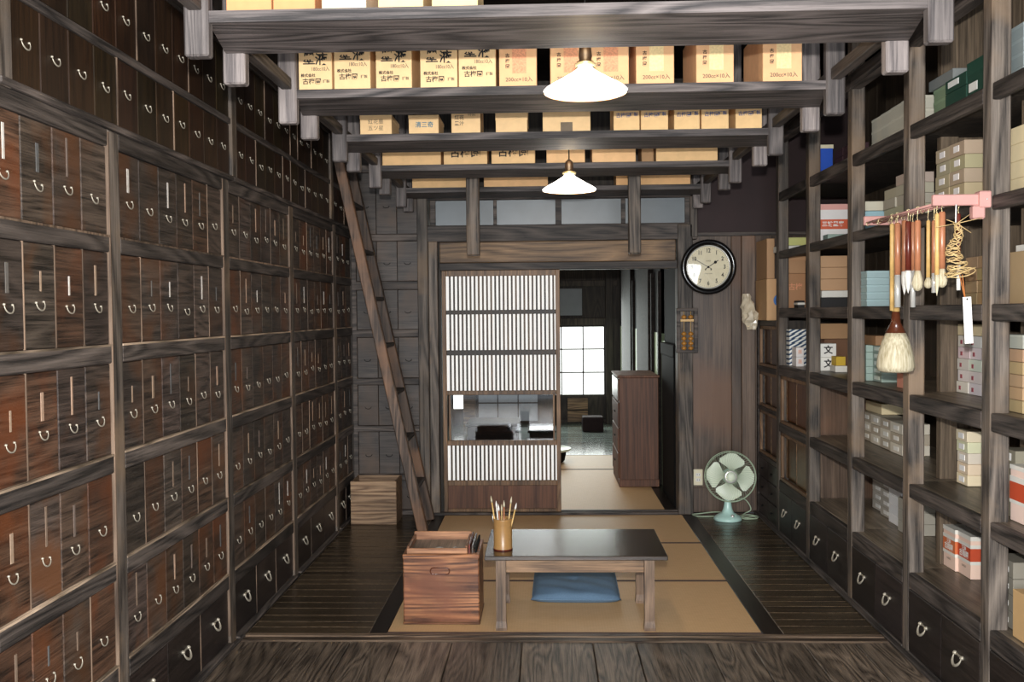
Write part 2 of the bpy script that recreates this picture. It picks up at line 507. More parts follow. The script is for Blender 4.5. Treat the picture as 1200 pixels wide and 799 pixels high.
# ------------------------------------------------------------------ room measures
XL, XR = -1.476, 1.608
YB = 7.26
Z1 = [.0, .269, .34, .635, .699, 1.007, 1.071, 1.383, 1.447, 1.761, 1.8176, 2.12, 2.178]
# rows (bottom, top)
ROWS = [(2.12, 1.8176), (1.761, 1.447), (1.383, 1.071), (1.007, .699), (.635, .3415)]
PW = .085


# ================================================================= drawers on the left
def ring_mb():
    """a small drop bail hanging from two bosses, facing +X at the origin"""
    mb = MB(); pts = []
    for k in range(17):
        a = pi + pi * k / 16
        pts.append((.004 + .004 * sin(pi * k / 16), cos(a) * .023, sin(a) * .020))
    pts = [(.004, -.018, .006)] + pts + [(.004, .018, .006)]
    mb.tube(pts, [.0014] + [.0014 + .0012 * sin(pi * k / 16) for k in range(17)] + [.0014], 6)
    for y in (-.021, .021):
        mb.lathe([(.0038, -.001), (.0036, .003), (.0015, .006)], seg=8,
                 mt=Matrix.Translation((0, y, .004)) @ Matrix.Rotation(pi / 2, 4, 'Y'))
    return mb


def bigring_mb():
    """a thick crescent bail between two bosses on a narrow back plate"""
    mb = MB(); pts = []; rr = []
    for k in range(21):
        a = pi - radians(15) + radians(210) * k / 20
        pts.append((.008 + .012 * max(0, -sin(a)), cos(a) * .031, sin(a) * .028 + .002))
        rr.append(.0026 + .0032 * max(0, -sin(a)))
    mb.tube(pts, rr, 8)
    for y in (-.030, .030):
        mb.lathe([(.0085, -.001), (.008, .006), (.003, .012)], seg=10, mt=Matrix.Translation((0, y, .010)) @ Matrix.Rotation(pi / 2, 4, 'Y'))
    mb.box(-.001, .004, -.030, .030, .006, .013, .001)
    return mb


RING = ring_mb().mesh('handle')
RING.materials.append(M['handle'])
BRING = bigring_mb().mesh('handle')
BRING.materials.append(M['handle'])
RINGF = bigring_mb()
RINGF.v = [(-x, y, z) for x, y, z in RINGF.v]; RINGF.f = [f[::-1] for f in RINGF.f]
RRING = RINGF.mesh('handle'); RRING.materials.append(M['handle'])
SLIP = {}
for i, (w, h) in enumerate([(.012, .10), (.016, .085), (.010, .12), (.009, .06)]):
    s_ = MB(); s_.box(0, .002, -w / 2, w / 2, 0, h, .0006); SLIP[i] = s_.mesh('paper_slip'); SLIP[i].materials.append(M['slip'])
DM = {}


def drawer_mesh(w, h, mat):
    k = (round(w, 4), round(h, 4), mat)
    if k not in DM:
        mb = MB(); mb.box(-.018, 0, -w / 2, w / 2, 0, h, .003); me = mb.mesh('drawer'); me.materials.append(M[mat]); DM[k] = me
    return DM[k]


def child(name, me, parent, loc, col=None, rot=None, label=None):
    o = bpy.data.objects.new(name, me); C.objects.link(o); o.parent = parent; o.location = loc
    if rot: o.rotation_euler = rot
    if col: o.color = (*col, 1)
    if label: o['label'] = label
    return o


def dcol(red=0.):
    if random.random() < .22 + red:
        return random.choice([(1.1, .86, .70), (1.15, .84, .64), (1.0, .85, .74)])
    v = random.uniform(.62, 1.15)
    return (v * random.uniform(.97, 1.06), v, v * random.uniform(.92, 1.06))


SLC = [(.20, .14, .10), (.34, .24, .17), (.12, .11, .10), (.62, .58, .54), (.16, .12, .10), (.42, .28, .20), (.10, .10, .10)]


def drawer_row(root, y0, n, w, z0, z1, kind, hfrac=.40, slips=True, redset=()):
    """a row of drawers along the wall plane, the first nearest"""
    for k in range(n):
        a = y0 + k * w
        gap = .0016
        me = drawer_mesh(w - 2 * gap, z1 - z0 - .004, kind)
        c = dcol(.9 if k in redset else 0) if kind != 'bdrawer' else dcol(-.2)
        if kind == 'udrawer': c = tuple(x * random.uniform(.8, 1.15) for x in (1, .95, .9))
        if k in redset: c = (1.18, .82, .63)
        d = child('drawer', me, root, (XL - .009 - wpos(root)[0], a + w / 2 - wpos(root)[1], z0 + .002 - wpos(root)[2]), c)
        hh = (z1 - z0) * (hfrac + random.uniform(-.03, .03))
        if kind == 'bdrawer':
            child('handle', BRING, d, (0, 0, (z1 - z0) * .58))
        else:
            child('handle', RING, d, (0, random.uniform(-.006, .006), hh), rot=(radians(random.uniform(-10, 10)), 0, 0))
            if slips and random.random() < .62:
                child('paper_slip', SLIP[random.randrange(4)], d, (0, random.uniform(-.006, .006), hh + .036), random.choice(SLC))


def left_bay(yn, yf, label, cells, nb, reds=()):
    """one lower chest bay: post at its near side, rails, drawers"""
    root = thing('drawer_chest', label, 'drawer chest', (XL - .2, (yn + yf) / 2, 0), 0, 'built-in drawer chests along the wall')
    fr = MB()
    a = yn + PW
    for (z0, z1) in [(2.12, 2.178), (1.761, 1.8176), (1.383, 1.447), (1.007, 1.071), (.635, .699), (.269, .3415)]:
        part('rail', MB().box(XL - .05, XL - .001, a, yf, z0, z1, .004, random.random()), M['rail'], root)
    part('rail', MB().box(XL - .05, XL + .02, a, yf, 0, .02, .004, .7), M['rail'], root)
    part('post', MB().box(XL - .06, XL + .0005, yn + .0015, a, 0, 2.178, .006, random.random()), M['post'], root)
    part('worn_edge', MB().box(XL - .02, XL + .001, yn + .0004, yn + .008, .05, 2.17, .001), M['lip'], root,
         label='pale worn front edge')
    part('carcass', MB().box(XL - .42, XL - .035, yn, yf, 0, 2.178), M['dark'], root)
    ls = MB()
    n = cells; w = (yf - a) / n
    for ri, (z1, z0) in enumerate(ROWS):
        rs = reds[ri] if ri < len(reds) else ()
        drawer_row(root, a, n, w, z0, z1, 'drawer', redset=rs)
        part('shelf_lip', MB().box(XL - .014, XL + .0005, a, yf, z0 - .006, z0 + .0012, 0, random.random()), M['lip2'] if z0 < 1.5 else M['lip'], root)  # lips below eye level are coloured lighter, as if lit from above
        for k in range(1, n):
            if random.random() < .36:
                part('divider_strip', MB().box(XL - .02, XL - .0075, a + k * w - .002, a + k * w + .002, z0 + .002, z1 - .001, 0, random.random()), M['lip'], root)
    if nb:
        drawer_row(root, a, nb, (yf - a) / nb, .02, .269, 'bdrawer', slips=False)
        for k in range(1, nb):
            if random.random() < .5: part('divider_strip', MB().box(XL - .02, XL - .0075, a + k * (yf - a) / nb - .002, a + k * (yf - a) / nb + .002, .022, .268, 0, .5), M['lip'], root)
    return root


PN = [2.06, 3.205, 4.355, 5.498, 6.64, 7.25]
# nearest bay: only its far four columns of drawers come into view
yb = PN[1]; w4 = (PN[1] - PN[0] - PW) / 6
ny = PN[0] + PW + 2 * w4
left_bay(ny - PW, PN[1], 'nearest drawer chest, reddish drawers low down, cut off at the left edge of view', 4, 0,
         ((0,), (2,), (0, 1), (3,), (3, 0)))
left_bay(PN[1], PN[2], 'drawer chest with wide pale post, second from the left edge, thirty narrow drawers', 6, 3, ((), (), (), (), ()))
left_bay(PN[2], PN[3], 'drawer chest in the middle of the long wall, third from the nearest', 6, 3)
left_bay(PN[3], PN[4], 'dark drawer chest just before the ladder, fourth from the nearest', 6, 3)
left_bay(PN[4], PN[5], 'narrow dark end drawer chest behind the ladder, in the corner', 3, 2)


def upper_bay(yn, yf, n, label, light):
    root = thing('upper_drawer_chest', label, 'drawer chest', (XL - .2, (yn + yf) / 2, 2.178), 0, 'upper drawer chests on top of the lower ones')
    a = yn + .076
    part('post', MB().box(XL - .06, XL + .004, yn, a, 2.178, 2.85, .005, .4), M['post'], root)
    for bx in ((0, a, 2.445, 2.475, .6), (.004, a, 2.79, 2.85, .2), (.014, yn, 2.179, 2.2, .8)):
        part('rail', MB().box(XL - .05, XL + bx[0], bx[1], yf, bx[2], bx[3], .004, bx[4]), M['rail'], root)
    part('carcass', MB().box(XL - .42, XL - .035, yn, yf, 2.178, 2.85), M['dark'], root)
    w = (yf - a) / n
    drawer_row(root, a, n, w, 2.2, 2.445, 'udrawer', .52, False)
    drawer_row(root, a, n, w, 2.475, 2.79, 'udrawer', .40, False)
    ls = MB()
    for k in light:
        part('divider_strip', MB().box(XL - .02, XL - .006, a + k * w - .003, a + k * w + .003, 2.202, 2.444, 0, .6), M['lip'], root)
        if k + 1 < n: part('divider_strip', MB().box(XL - .02, XL - .006, a + (k + 1) * w - .003, a + (k + 1) * w + .003, 2.477, 2.789, 0, .6), M['lip'], root)


upper_bay(2.55, 4.49, 11, 'upper chest of brown drawers with ring pulls, nearest the camera', [4, 7])
upper_bay(4.49, 6.59, 12, 'upper chest of black-brown drawers above the middle of the wall', [2, 5, 6, 8])
upper_bay(6.59, 7.25, 3, 'short upper drawer chest in the corner above the ladder top', [2])

# ================================================================= shell
struct('wall_left', MB().box(XL - .5, XL - .42, -3, 7.6, -.1, 3.4), M['dark'])
mb = MB().box(XL - .42, XL - .02, 7.0, 7.25, 2.85, 3.3)
mb.box(XL - .42, XL - .03, 1.6, 7.25, 2.85, 3.3)
struct('trim_1', mb, M['dark'])
struct('wall_light_block', MB().box(XL - .5, XL + .03, 7.262, 7.5, -.1, 3.35), M['dark'])  # panel added behind the corner to block light leaking from the rear room
struct('floor_light_block', MB().box(-2.4, 2.5, -2.6, 13.4, -.14, -.075), M['dark'])  # unseen slab added to stop light leaking up between the floor pieces
struct('wall_right', MB().box(2.3, 2.38, -3, 7.6, -.1, 3.4), M['dark'])
struct('ceiling', MB().box(-2.0, 2.4, -1.5, 7.6, 3.3, 3.36), M['ceil'])

# floor: near planks run along the room
mb = MB(); x = -1.9
random.seed(5)
while x < 2.3:
    w = random.choice([.2, .24, .29, .33])
    yc = random.choice([None, None, 2.9])
    segs = [(-2.5, 4.43)]
    for a, b in segs:
        mb.box(x + .002, x + w - .002, a, b, -.05, 0, .003, random.random())
    x += w
mb.box(-1.9, 2.3, -2.5, 4.43, -.06, -.05)
struct('floor', mb, M['floor'])
mb = MB()
mb.box(-1.476, 1.62, 4.435, 4.49, -.05, .004, .006, .3)
mb.box(-1.476, 1.62, 4.495, 4.54, -.05, .006, .006, .8)
struct('trim_2', mb, M['sill'])
mb = MB()
for (xa, xb) in ((-1.46, -.865), (1.125, 1.60)):
    y = 4.545
    while y < 7.2:
        w = random.uniform(.085, .125)
        mb.box(xa, xb, y + .0022, min(y + w, 7.3) - .0022, -.05, 0, .003, random.random())
        y += w
    mb.box(xa, xb, 4.5, 7.3, -.06, -.05)
struct('floor_side_boards', mb, M['floorx'])
struct('floor_side_joints', MB().box(-1.46, -.865, 4.545, 7.25, -.03, -.0015).box(1.125, 1.60, 4.545, 7.3, -.03, -.0015), M['lip2'])
mb = MB()
mb.box(-.862, -.78, 4.545, 7.26, -.05, .001, .002, .3)
mb.box(1.025, 1.122, 4.545, 7.34, -.05, .001, .002, .3)
struct('floor_border', mb, M['border'])
mb = MB(); mb.box(XL, XL + .02, 4.5, 7.25, 0, .012, .003); mb.box(XR - .03, XR, 2.0, 7.34, 0, .014, .003)
mb.box(XL, XL + .025, 1.8, 4.5, 0, .012, .003)
struct('baseboard_side', mb, M['rail'])


def tatami(name_label, x0, x1, y0, y1):
    r = thing('tatami_mat', name_label, 'tatami mat', ((x0 + x1) / 2, (y0 + y1) / 2, -.05), 0, 'tatami mats')
    part('straw_cover', MB().box(x0, x1, y0 + .001, y1 - .001, -.05, .004, .004), M['tatami'], r)
    b = MB(); b.box(x0, x1, y0, y0 + .014, -.05, .0055, .001); b.box(x0, x1, y1 - .014, y1, -.05, .0055, .001)
    part('cloth_edge', b, M['navy'], r, label='narrow dark brown cloth edge')


tatami('tatami mat nearest the front, under the desk and wooden chest', -.777, 1.023, 4.543, 5.442)
tatami('middle tatami mat, under the far half of the blue cushion', -.777, 1.023, 5.443, 6.342)
tatami('tatami mat against the sliding lattice door sill', -.777, 1.023, 6.343, 7.23)
tatami('tatami mat beyond the door sill, beside the brown cabinet', -.6, .92, 7.36, 9.33)
tatami('dim olive tatami strip at the edge of the rear wooden floor', -1.8, .92, 9.34, 10.28)

# rear room
mb = MB(); y = 10.3
while y < 13.3:
    mb.box(-2.4, 1.4, y, y + .205, -.05, .0, .003, random.random()); y += .21
struct('floor_rear', mb, M['backfloor'])
mb = MB(); mb.box(-2.4, -.6, 7.35, 9.33, -.06, 0, 0, .5); mb.box(.92, 1.5, 7.35, 10.3, -.06, 0, 0, .4); mb.box(-2.4, 1.5, 7.2, 10.3, -.07, -.055)
mb.box(-2.4, -1.8, 9.33, 10.3, -.06, 0)
struct('floor_rear_border', mb, M['border'])
mb = MB()
mb.box(-.9, 1.0, 7.235, 7.35, -.05, .02, .004, .6)
mb.box(-.86, 1.0, 7.285, 7.30, .02, .026)
struct('trim_3', mb, M['railx'])
# rear walls
mb = MB(); mb.box(-2.4, 1.6, 13.26, 13.32, -.1, 3.0)
mb.box(-2.4, 1.0, 13.18, 13.26, 1.37, 1.46, .004, .9); mb.box(-2.4, 1.0, 13.2, 13.26, 1.9, 1.98, .004, .9)
mb.box(.83, .93, 13.16, 13.26, 0, 2.4, .004, .6)
mb.box(.19, .9, 13.22, 13.26, .02, .05, 0, .8)
struct('wall_rear', mb, M['dark'])
struct('wall_rear_panel', MB().box(.16, .51, 13.2, 13.26, 1.5, 1.87, .003), M['grey'])
mb = MB()
mb.box(.30, .58, 13.2, 13.26, .20, .352, .003, .4); mb.box(.30, .58, 13.2, 13.26, .03, .18, .003, .4)
struct('wall_rear_board', mb, M['lintel'])
struct('wall_rear_left', MB().box(-2.45, -2.38, 7.3, 13.3, -.1, 3.0), M['grey'])
struct('wall_rear_right', MB().box(1.5, 1.56, 7.42, 13.3, -.1, 3.0), M['dark'])
mb = MB(); mb.box(-2.4, 1.6, 7.42, 13.3, 2.5, 2.56)
mb.box(-2.4, .9, 9.1, 9.25, 2.16, 2.26, 0, .5); mb.box(-2.4, 1.3, 11.5, 11.6, 2.1, 2.22)
struct('ceiling_rear', mb, M['lintel'])
struct('trim_4', MB().box(-2.4, .62, 10.4, 10.5, 2.09, 2.19, .003), M['grey'])


def window(name, xa, xb, z0, z1, nx, nz, mat, y=13.2, fw=.02, bar='dark'):
    w = struct(name, MB().box(xa, xb, y + .02, y + .03, z0, z1), mat)
    f = MB()
    for k in range(nx + 1):
        xx = xa + (xb - xa) * k / nx; ww = fw if k in (0, nx) else fw * .55
        f.box(xx - ww / 2, xx + ww / 2, y, y + .02, z0, z1)
    for k in range(nz + 1):
        zz = z0 + (z1 - z0) * k / nz; ww = fw if k in (0, nz) else fw * .55
        f.box(xa, xb, y - .001, y + .019, zz - ww / 2, zz + ww / 2)
    struct('window_frame', f, M['dark'], w)
    return w


window('window_1', -.08, .822, .39, 1.355, 3, 3, M['daylight'], 13.22, .03)
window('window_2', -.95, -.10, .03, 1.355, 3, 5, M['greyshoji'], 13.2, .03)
window('window_3', -1.30, -.98, .2, 1.3, 1, 3, M['daylight'], 13.21, .03)
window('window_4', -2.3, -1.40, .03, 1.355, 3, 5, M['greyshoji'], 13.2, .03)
struct('trim_5', MB().box(-1.13, -.97, 13.0, 13.15, 0, 2.4, .005), M['lintel'])
# right side of rear room: posts and pale sliding panels
mb = MB()
for a, b in ((9.2, 10.35), (11.1, 12.4)):
    mb.box(.985, 1.12, a, b, 0, 2.35, .006, random.random())
struct('wall_rear_posts', mb, M['ceil'])
mb = MB()
mb.box(1.03, 1.05, 8.3, 13.15, 1.35, 2.4, 0, .1)
mb.box(1.0, 1.12, 8.2, 13.15, 2.3, 2.42, .005, .5)
struct('wall_rear_upper', mb, M['soot'])
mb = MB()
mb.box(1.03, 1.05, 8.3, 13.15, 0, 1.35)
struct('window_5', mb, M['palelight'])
mb = MB()
for y in (8.5, 9.05, 10.42, 11.0, 12.5): mb.box(1.0, 1.03, y, y + .07, 0, 1.9, .002)
struct('trim_6', mb, M['ceil'])
mb = MB()
mb.box(1.0, 1.3, 7.5, 8.25, 0, 1.18, .005, .5)
mb.box(.99, 1.3, 7.45, 8.25, 1.18, 1.28, .005, .9)
mb.box(1.03, 1.3, 7.45, 8.6, 1.28, 2.4, .005, .1)
struct('wall_rear_side', mb, M['soot'])

# back wall of the shop: cabinet doors in the left corner
root = thing('panelled_cupboard', 'dark cupboard wall with panelled doors behind the ladder', 'cupboard', (-1.2, YB, 0))
fr = MB()
for (z0, z1) in [(2.097, 2.15), (1.728, 1.793), (1.365, 1.423), (1.001, 1.053), (.642, .688), (.269, .315), (0, .04), (2.62, 2.68)]:
    fr.box(-1.476, -.966, YB - .005, YB + .03, z0, z1, .004, random.random())
fr.box(-1.476, -1.44, YB - .004, YB + .03, 0, 2.9, .003, .5)
part('rail', fr, M['railx'], root)
part('carcass', MB().box(-1.476, -.966, YB + .03, YB + .3, 0, 3.2), M['dark'], root)
zz = [(2.15, 2.62), (1.793, 2.097), (1.423, 1.728), (1.053, 1.365), (.688, 1.001), (.315, .642), (.04, .269)]
for (z0, z1) in zz:
    for k in range(3):
        a = -1.44 + k * .158
        d = part('door', MB().box(a + .001, a + .157, YB + .006, YB + .028, z0 + .001, z1 - .001, .003, random.uniform(.3, .7)), M['backdoor'], root)
        cx = a + .079; cz = z0 + (z1 - z0) * .45
        pts = [(cx + .022 * cos(t), YB - .004, cz + .012 * sin(t)) for t in [pi + pi * q / 8 for q in range(9)]]
        pts = [(cx - .024, YB + .006, cz + .002)] + pts + [(cx + .024, YB + .006, cz + .002)]
        part('handle', MB().tube(pts, .0022, 6), M['soot'], d, label='dark drop handle')

# posts and beams of the back wall
mb = MB()
mb.box(-.966, -.887, YB - .03, YB + .15, 0, 3.2, .005, .35)
struct('wall_post', mb, M['post'])
mb = MB(); mb.box(-.884, -.815, YB - .015, YB + .15, 0, 2.09, .005, .8)
struct('wall_post.001', mb, M['post'])
struct('wall_post.002', MB().box(-.812, -.792, YB + .02, YB + .12, 0, 2.09, .002, .2), M['dark'])
mb = MB(); mb.box(1.0, 1.113, YB - .02, YB + .13, 0, 2.2, .006, .4)
struct('wall_post.003', mb, M['post'])
mb = MB(); mb.box(1.095, 1.15, YB - .02, YB + .13, 2.1, 3.2, .004, .4)
struct('wall_post.004', mb, M['post'])
mb = MB()
mb.box(-.966, 1.15, YB - .01, YB + .12, 2.084, 2.21, .005, .4)
mb.box(-.966, 1.15, YB - .02, YB + .12, 2.40, 2.50, .005, .3)
struct('trim_7', mb, M['railx'])
mb = MB(); mb.box(-.966, 1.15, YB + .05, YB + .12, 2.5, 3.3)
struct('wall_back', mb, M['dark'])
struct('trim_8', MB().box(-.80, .99, YB + .0, YB + .1, 1.925, 2.085, .006, .5), M['lintel'])
struct('trim_9', MB().box(-.80, 1.0, YB - .012, YB + .1, 1.868, 1.925, .004, .2), M['railx'])
# transom panes
fr = MB()
for a, b in ((-.87, -.828), (-.387, -.361), (.085, .13), (.581, .613), (1.061, 1.10)):
    fr.box(a, b, YB + .01, YB + .05, 2.2, 2.41, .003, random.random())
tr = struct('window_6', fr, M['railx'])
for a, b in ((-.828, -.387), (-.361, .085), (.13, .581), (.613, 1.061)):
    p = struct('window_pane', MB().box(a, b, YB + .03, YB + .036, 2.2, 2.41), M['frost'], tr)
# plank wall on the right
mb = MB()
YP = 7.34
mb.box(1.113, 1.42, YP, YP + .04, 0, 2.13, .004, .55); mb.box(1.421, 1.495, YP + .004, YP + .04, 0, 2.13, .003, .15)
mb.box(1.497, 1.60, YP - .006, YP + .04, 0, 2.13, .004, .95); mb.box(1.60, 2.3, YP, YP + .04, 0, 2.13, .004, .3)
mb.box(1.113, 1.6, YP - .008, YP, 0, .19, .003, .6)
struct('wall_back_planks', mb, M['wallplank'])
struct('wall_back_upper', MB().box(1.15, 2.3, YP, YP + .04, 2.13, 3.3), M['maroon'])
struct('trim_10', MB().box(1.113, 2.3, YP - .02, YP, 2.11, 2.14, .003), M['railx'])

# ================================================================= sliding lattice door
sd = thing('sliding_lattice_door', 'sliding lattice door with white paper strips and a clear glass pane', 'sliding door', (-.34, YB, .02))
y0, y1 = YB + .005, YB + .035
fr = MB()
fr.box(-.786, -.755, y0, y1, .02, 1.868, .003, .6); fr.box(.080, .112, y0, y1, .02, 1.868, .003, .6)
for a, b in ((1.825, 1.868), (.918, .951), (.531, .57), (.223, .262), (.02, .045)):
    fr.box(-.755, .08, y0, y1, a, b, .003, .5)
fr.box(-.742, -.728, y0, y1, .57, .918, .002, .7); fr.box(.054, .068, y0, y1, .57, .918, .002, .7)
part('frame', fr, M['brown'], sd)
sl = MB(); n = 26
for k in range(1, n + 1):
    xx = -.755 + .835 * k / (n + .5) - .008
    for a, b in ((.951, 1.825), (.262, .531)):
        sl.box(xx, xx + .014, y0 + .004, y0 + .014, a, b, 0, random.random())
for a, b in ((1.534, 1.566), (1.222, 1.261)):
    sl.box(-.755, .08, y0 + .002, y0 + .016, a, b, .002, .0)
part('lattice', sl, M['slat'], sd)
part('paper', MB().box(-.755, .08, y0 + .018, y0 + .021, .951, 1.825).box(-.755, .08, y0 + .018, y0 + .021, .262, .531), M['paper'], sd,
     label='white backing paper')
part('pane', MB().box(-.728, .054, y0 + .012, y0 + .015, .57, .918), M['glass'], sd, label='clear glass pane')
part('lower_panel', MB().box(-.755, .08, y0 + .012, y0 + .02, .045, .223), M['cabinet'], sd, label='brown wooden kick panel')

# rear room contents
def rear_cabinet():
    x0, x1, ya, yb, h = .634, .985, 8.38, 9.10, .985
    r = thing('brown_cabinet', 'tall reddish brown cabinet standing in the rear room doorway', 'cabinet', ((x0 + x1) / 2, (ya + yb) / 2, 0))
    part('body', MB().box(x0 + .01, x1, ya, yb, .006, h - .02, .004), M['cabinet'], r)
    part('top', MB().box(x0 - .008, x1 + .008, ya - .01, yb + .01, h - .02, h, .004), M['cabinet'], r)
    part('plinth', MB().box(x0 + .004, x1 + .004, ya - .006, yb, .006, .07, .003), M['cabinet'], r)
    for z0, z1 in ((.08, .30), (.31, .52), (.53, .74)):
        d = part('drawer', MB().box(x0 - .004, x0 + .01, ya + .02, yb - .02, z0, z1, .003), M['cabinet'], r)
        part('handle', MB().box(x0 - .012, x0 - .004, (ya + yb) / 2 - .05, (ya + yb) / 2 + .05, (z0 + z1) / 2, (z0 + z1) / 2 + .012, .002), M['soot'], d)
    for k in range(2):
        part('door', MB().box(x0 - .004, x0 + .01, ya + .02 + k * .34, ya + .35 + k * .34, .76, .95, .003), M['amber'], r)


rear_cabinet()
solid('wooden_box', MB().box(.47, .74, 12.3, 12.55, .001, .19, .01), M['sootbox'], 'small dark brown box on the shiny rear floor', 'box')
r = thing('round_tray_table', 'round pale-topped low table half hidden behind the lattice door', 'low table', (.04, 9.80, .005))
part('top', MB().lathe([(.0, .12), (.20, .12), (.215, .13), (.215, .145), (.205, .145), (.19, .135), (0, .135)], (.04, 9.80, .005), 32), M['mintblade'], r)
part('base', MB().lathe([(.13, 0), (.15, .02), (.17, .12), (.0, .12)], (.04, 9.80, .005), 24), M['soot'], r)
r = solid('low_black_table', MB().box(-.95, -.32, 11.2, 11.9, .20, .24, .01).box(-.93, -.34, 11.25, 11.85, .001, .20, .01), M['soot'],
          'large black low chest seen through the door pane', 'low chest')
r = solid('low_white_topped_table', MB().box(-.22, .12, 11.4, 11.9, .10, .13, .005).box(-.2, .10, 11.45, 11.85, .001, .10, .01), M['soot'],
          'low black table with papers, right side of the door pane', 'low table')
solid('paper_sheets', MB().box(-.2, .10, 11.45, 11.8, .131, .14, .001), M['white'], 'white papers lying on the low black table behind the pane', 'papers')

# ================================================================= ladder
r = thing('wooden_ladder', 'steep wooden ladder leaning against the drawer wall in the corner', 'ladder', (-.87, 6.85, 0))
top = lambda y: (-1.432, y, 2.62)
for ya in (6.67, 7.08):
    part('side_rail', MB().bar((-.872, ya, .002), top(ya), .062 if ya < 7 else .055, .07, up=(1, 0, 0), c=.005, t=.6 if ya < 7 else .2), M['ladder'], r)
for k in range(7):
    z = .30 + k * .335
    x = -.872 + (-1.432 + .872) * z / 2.62
    part('rung', MB().box(x - .032, x + .030, 6.655, 7.09, z, z + .028, .004, .05), M['rail'], r)

# pale crate in the corner
r = thing('wooden_crate', 'pale open wooden crate on the floor in the left corner', 'crate', (-1.26, 7.05, 0))
xa, xb, ya, yb = -1.437, -1.10, 6.92, 7.2
c = MB()
for k in range(4):
    c.box(xa, xb, ya, ya + .014, k * .08 + .001, k * .08 + .079, .002, [.3, .55, .4, .75][k])
part('front_boards', c, M['crate'], r)
part('side_panel', MB().box(xa, xa + .014, ya + .014, yb - .014, 0, .318, .002), M['crate'], r)
part('side_panel', MB().box(xb - .014, xb, ya + .014, yb - .014, 0, .318, .002, .2), M['crate'], r)
part('back_panel', MB().box(xa, xb, yb - .014, yb, 0, .318, .002), M['crate'], r)
part('base', MB().box(xa + .014, xb - .014, ya + .014, yb - .014, 0, .012), M['crate'], r)

# ================================================================= hanging plank shelves
LY = [2.777, 3.763, 4.714, 5.703, 6.74]
LAB = ['nearest hanging plank shelf, broad board across the top of the view',
       'second hanging plank shelf, carrying the cream and orange ink cartons',
       'third hanging plank shelf from the front, above the far lamp',
       'fourth hanging plank shelf from the front',
       'farthest hanging plank shelf, just before the frosted transom']
for k, y in enumerate(LY):
    r = thing('hanging_plank_shelf', LAB[k], 'hanging shelf', (.06, y + .17, 2.31), 0, 'plank shelves hung from the ceiling')
    d = .34
    pl = MB()
    z0, z1 = 2.396, 2.43
    xs = [(-.974, y), (1.095, y), (1.16, y + d), (-1.03, y + d)]
    xs2 = [(-.974, y), (1.095, y), (1.165, y + d), (-1.035, y + d)]
    vs = [(a, b, z0) for a, b in xs2] + [(a, b, z1) for a, b in xs2]
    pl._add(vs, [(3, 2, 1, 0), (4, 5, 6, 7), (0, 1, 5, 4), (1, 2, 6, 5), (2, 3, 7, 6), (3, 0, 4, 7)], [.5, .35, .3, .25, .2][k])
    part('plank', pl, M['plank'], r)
    for (xa, xb) in ((-1.045, -.972), (1.093, 1.166)):
        for j, yy in enumerate((y - .008, y + d - .01)):
            part('post', MB().box(xa, xb, yy, yy + (.045 if j == 0 else .05), 2.298, 3.3, .006, random.random()), M['stub'], r)
mb = MB()
for x in (-1.01, 1.13):
    mb.box(x - .02, x + .02, 2.6, 7.26, 2.43, 2.475, .003)
struct('trim_11', mb, M['rail'])
for x0_, x1_, nm in ((-.521, -.435, 'left'), (.561, .641, 'right')):
    solid('hanging_post', MB().box(x0_, x1_, 6.38, 6.46, 1.93, 3.3, .006, .5), M['post'],
          'short squared post hanging before the transom, ' + ('nearer the ladder' if nm == 'left' else 'nearer the clock'), 'hanging post')

# ------------------------------------------------------------------ cartons on the planks
ZP = 2.431


def carton(x0, x1, y, h, d, col, label, group, texts=(), stamp=None, lidline=None, zb=ZP, rz=0):
    x0 = max(x0, -.966); cx = (x0 + x1) / 2; w = x1 - x0
    r = thing('carton', label, 'carton', (cx, y + d / 2, zb), rz, group)
    part('body', MB().box(-w / 2, w / 2, -d / 2, d / 2, 0, h, .002), M['kraft'], r, world=False, col=col)
    if lidline:
        part('lid', MB().box(-w / 2 - .002, w / 2 + .002, -d / 2 - .002, d / 2 + .002, lidline, h + .002, .002), M['kraft'], r, world=False, col=col)
    for (s, size, m, px, pz, bold, sx) in texts:
        letter(s, size, M[m], r, (px * w / 2, -d / 2 - .0035, pz), '-Y', bold, sx)
    if stamp:
        sx0, sx1, sz0, sz1, m = stamp
        part('stamp', MB().box(sx0 * w / 2, sx1 * w / 2, -d / 2 - .0016, -d / 2, sz0, sz1), M[m], r, world=False, label='square printed seal')
    return r


CR = (1.12, 1.10, .98); OR = (1.08, .88, .76)


def pxX(u, v, Y): return U(u, v, Y=Y).x


# nearest plank: feet of cartons
yy = LY[0] + .03
for k, (a, b, c, nm) in enumerate([(265, 318, (.88, .58, .42), 'orange-brown carton at the ladder end'), (320, 369, (.86, .56, .40), 'orange-brown carton second from the drawer side'),
                                   (377, 429, (1.05, 1.2, 1.45), 'white carton'), (443, 496, (1.0, 1.02, .9), 'cream carton right of the white one'),
                                   (506, 560, (.9, .98, .85), 'pale greenish carton')]):
    carton(pxX(a, 10, yy), pxX(b, 10, yy), yy, .2, .27, c, nm + ', on the nearest hanging plank', 'cartons on the nearest hanging plank')
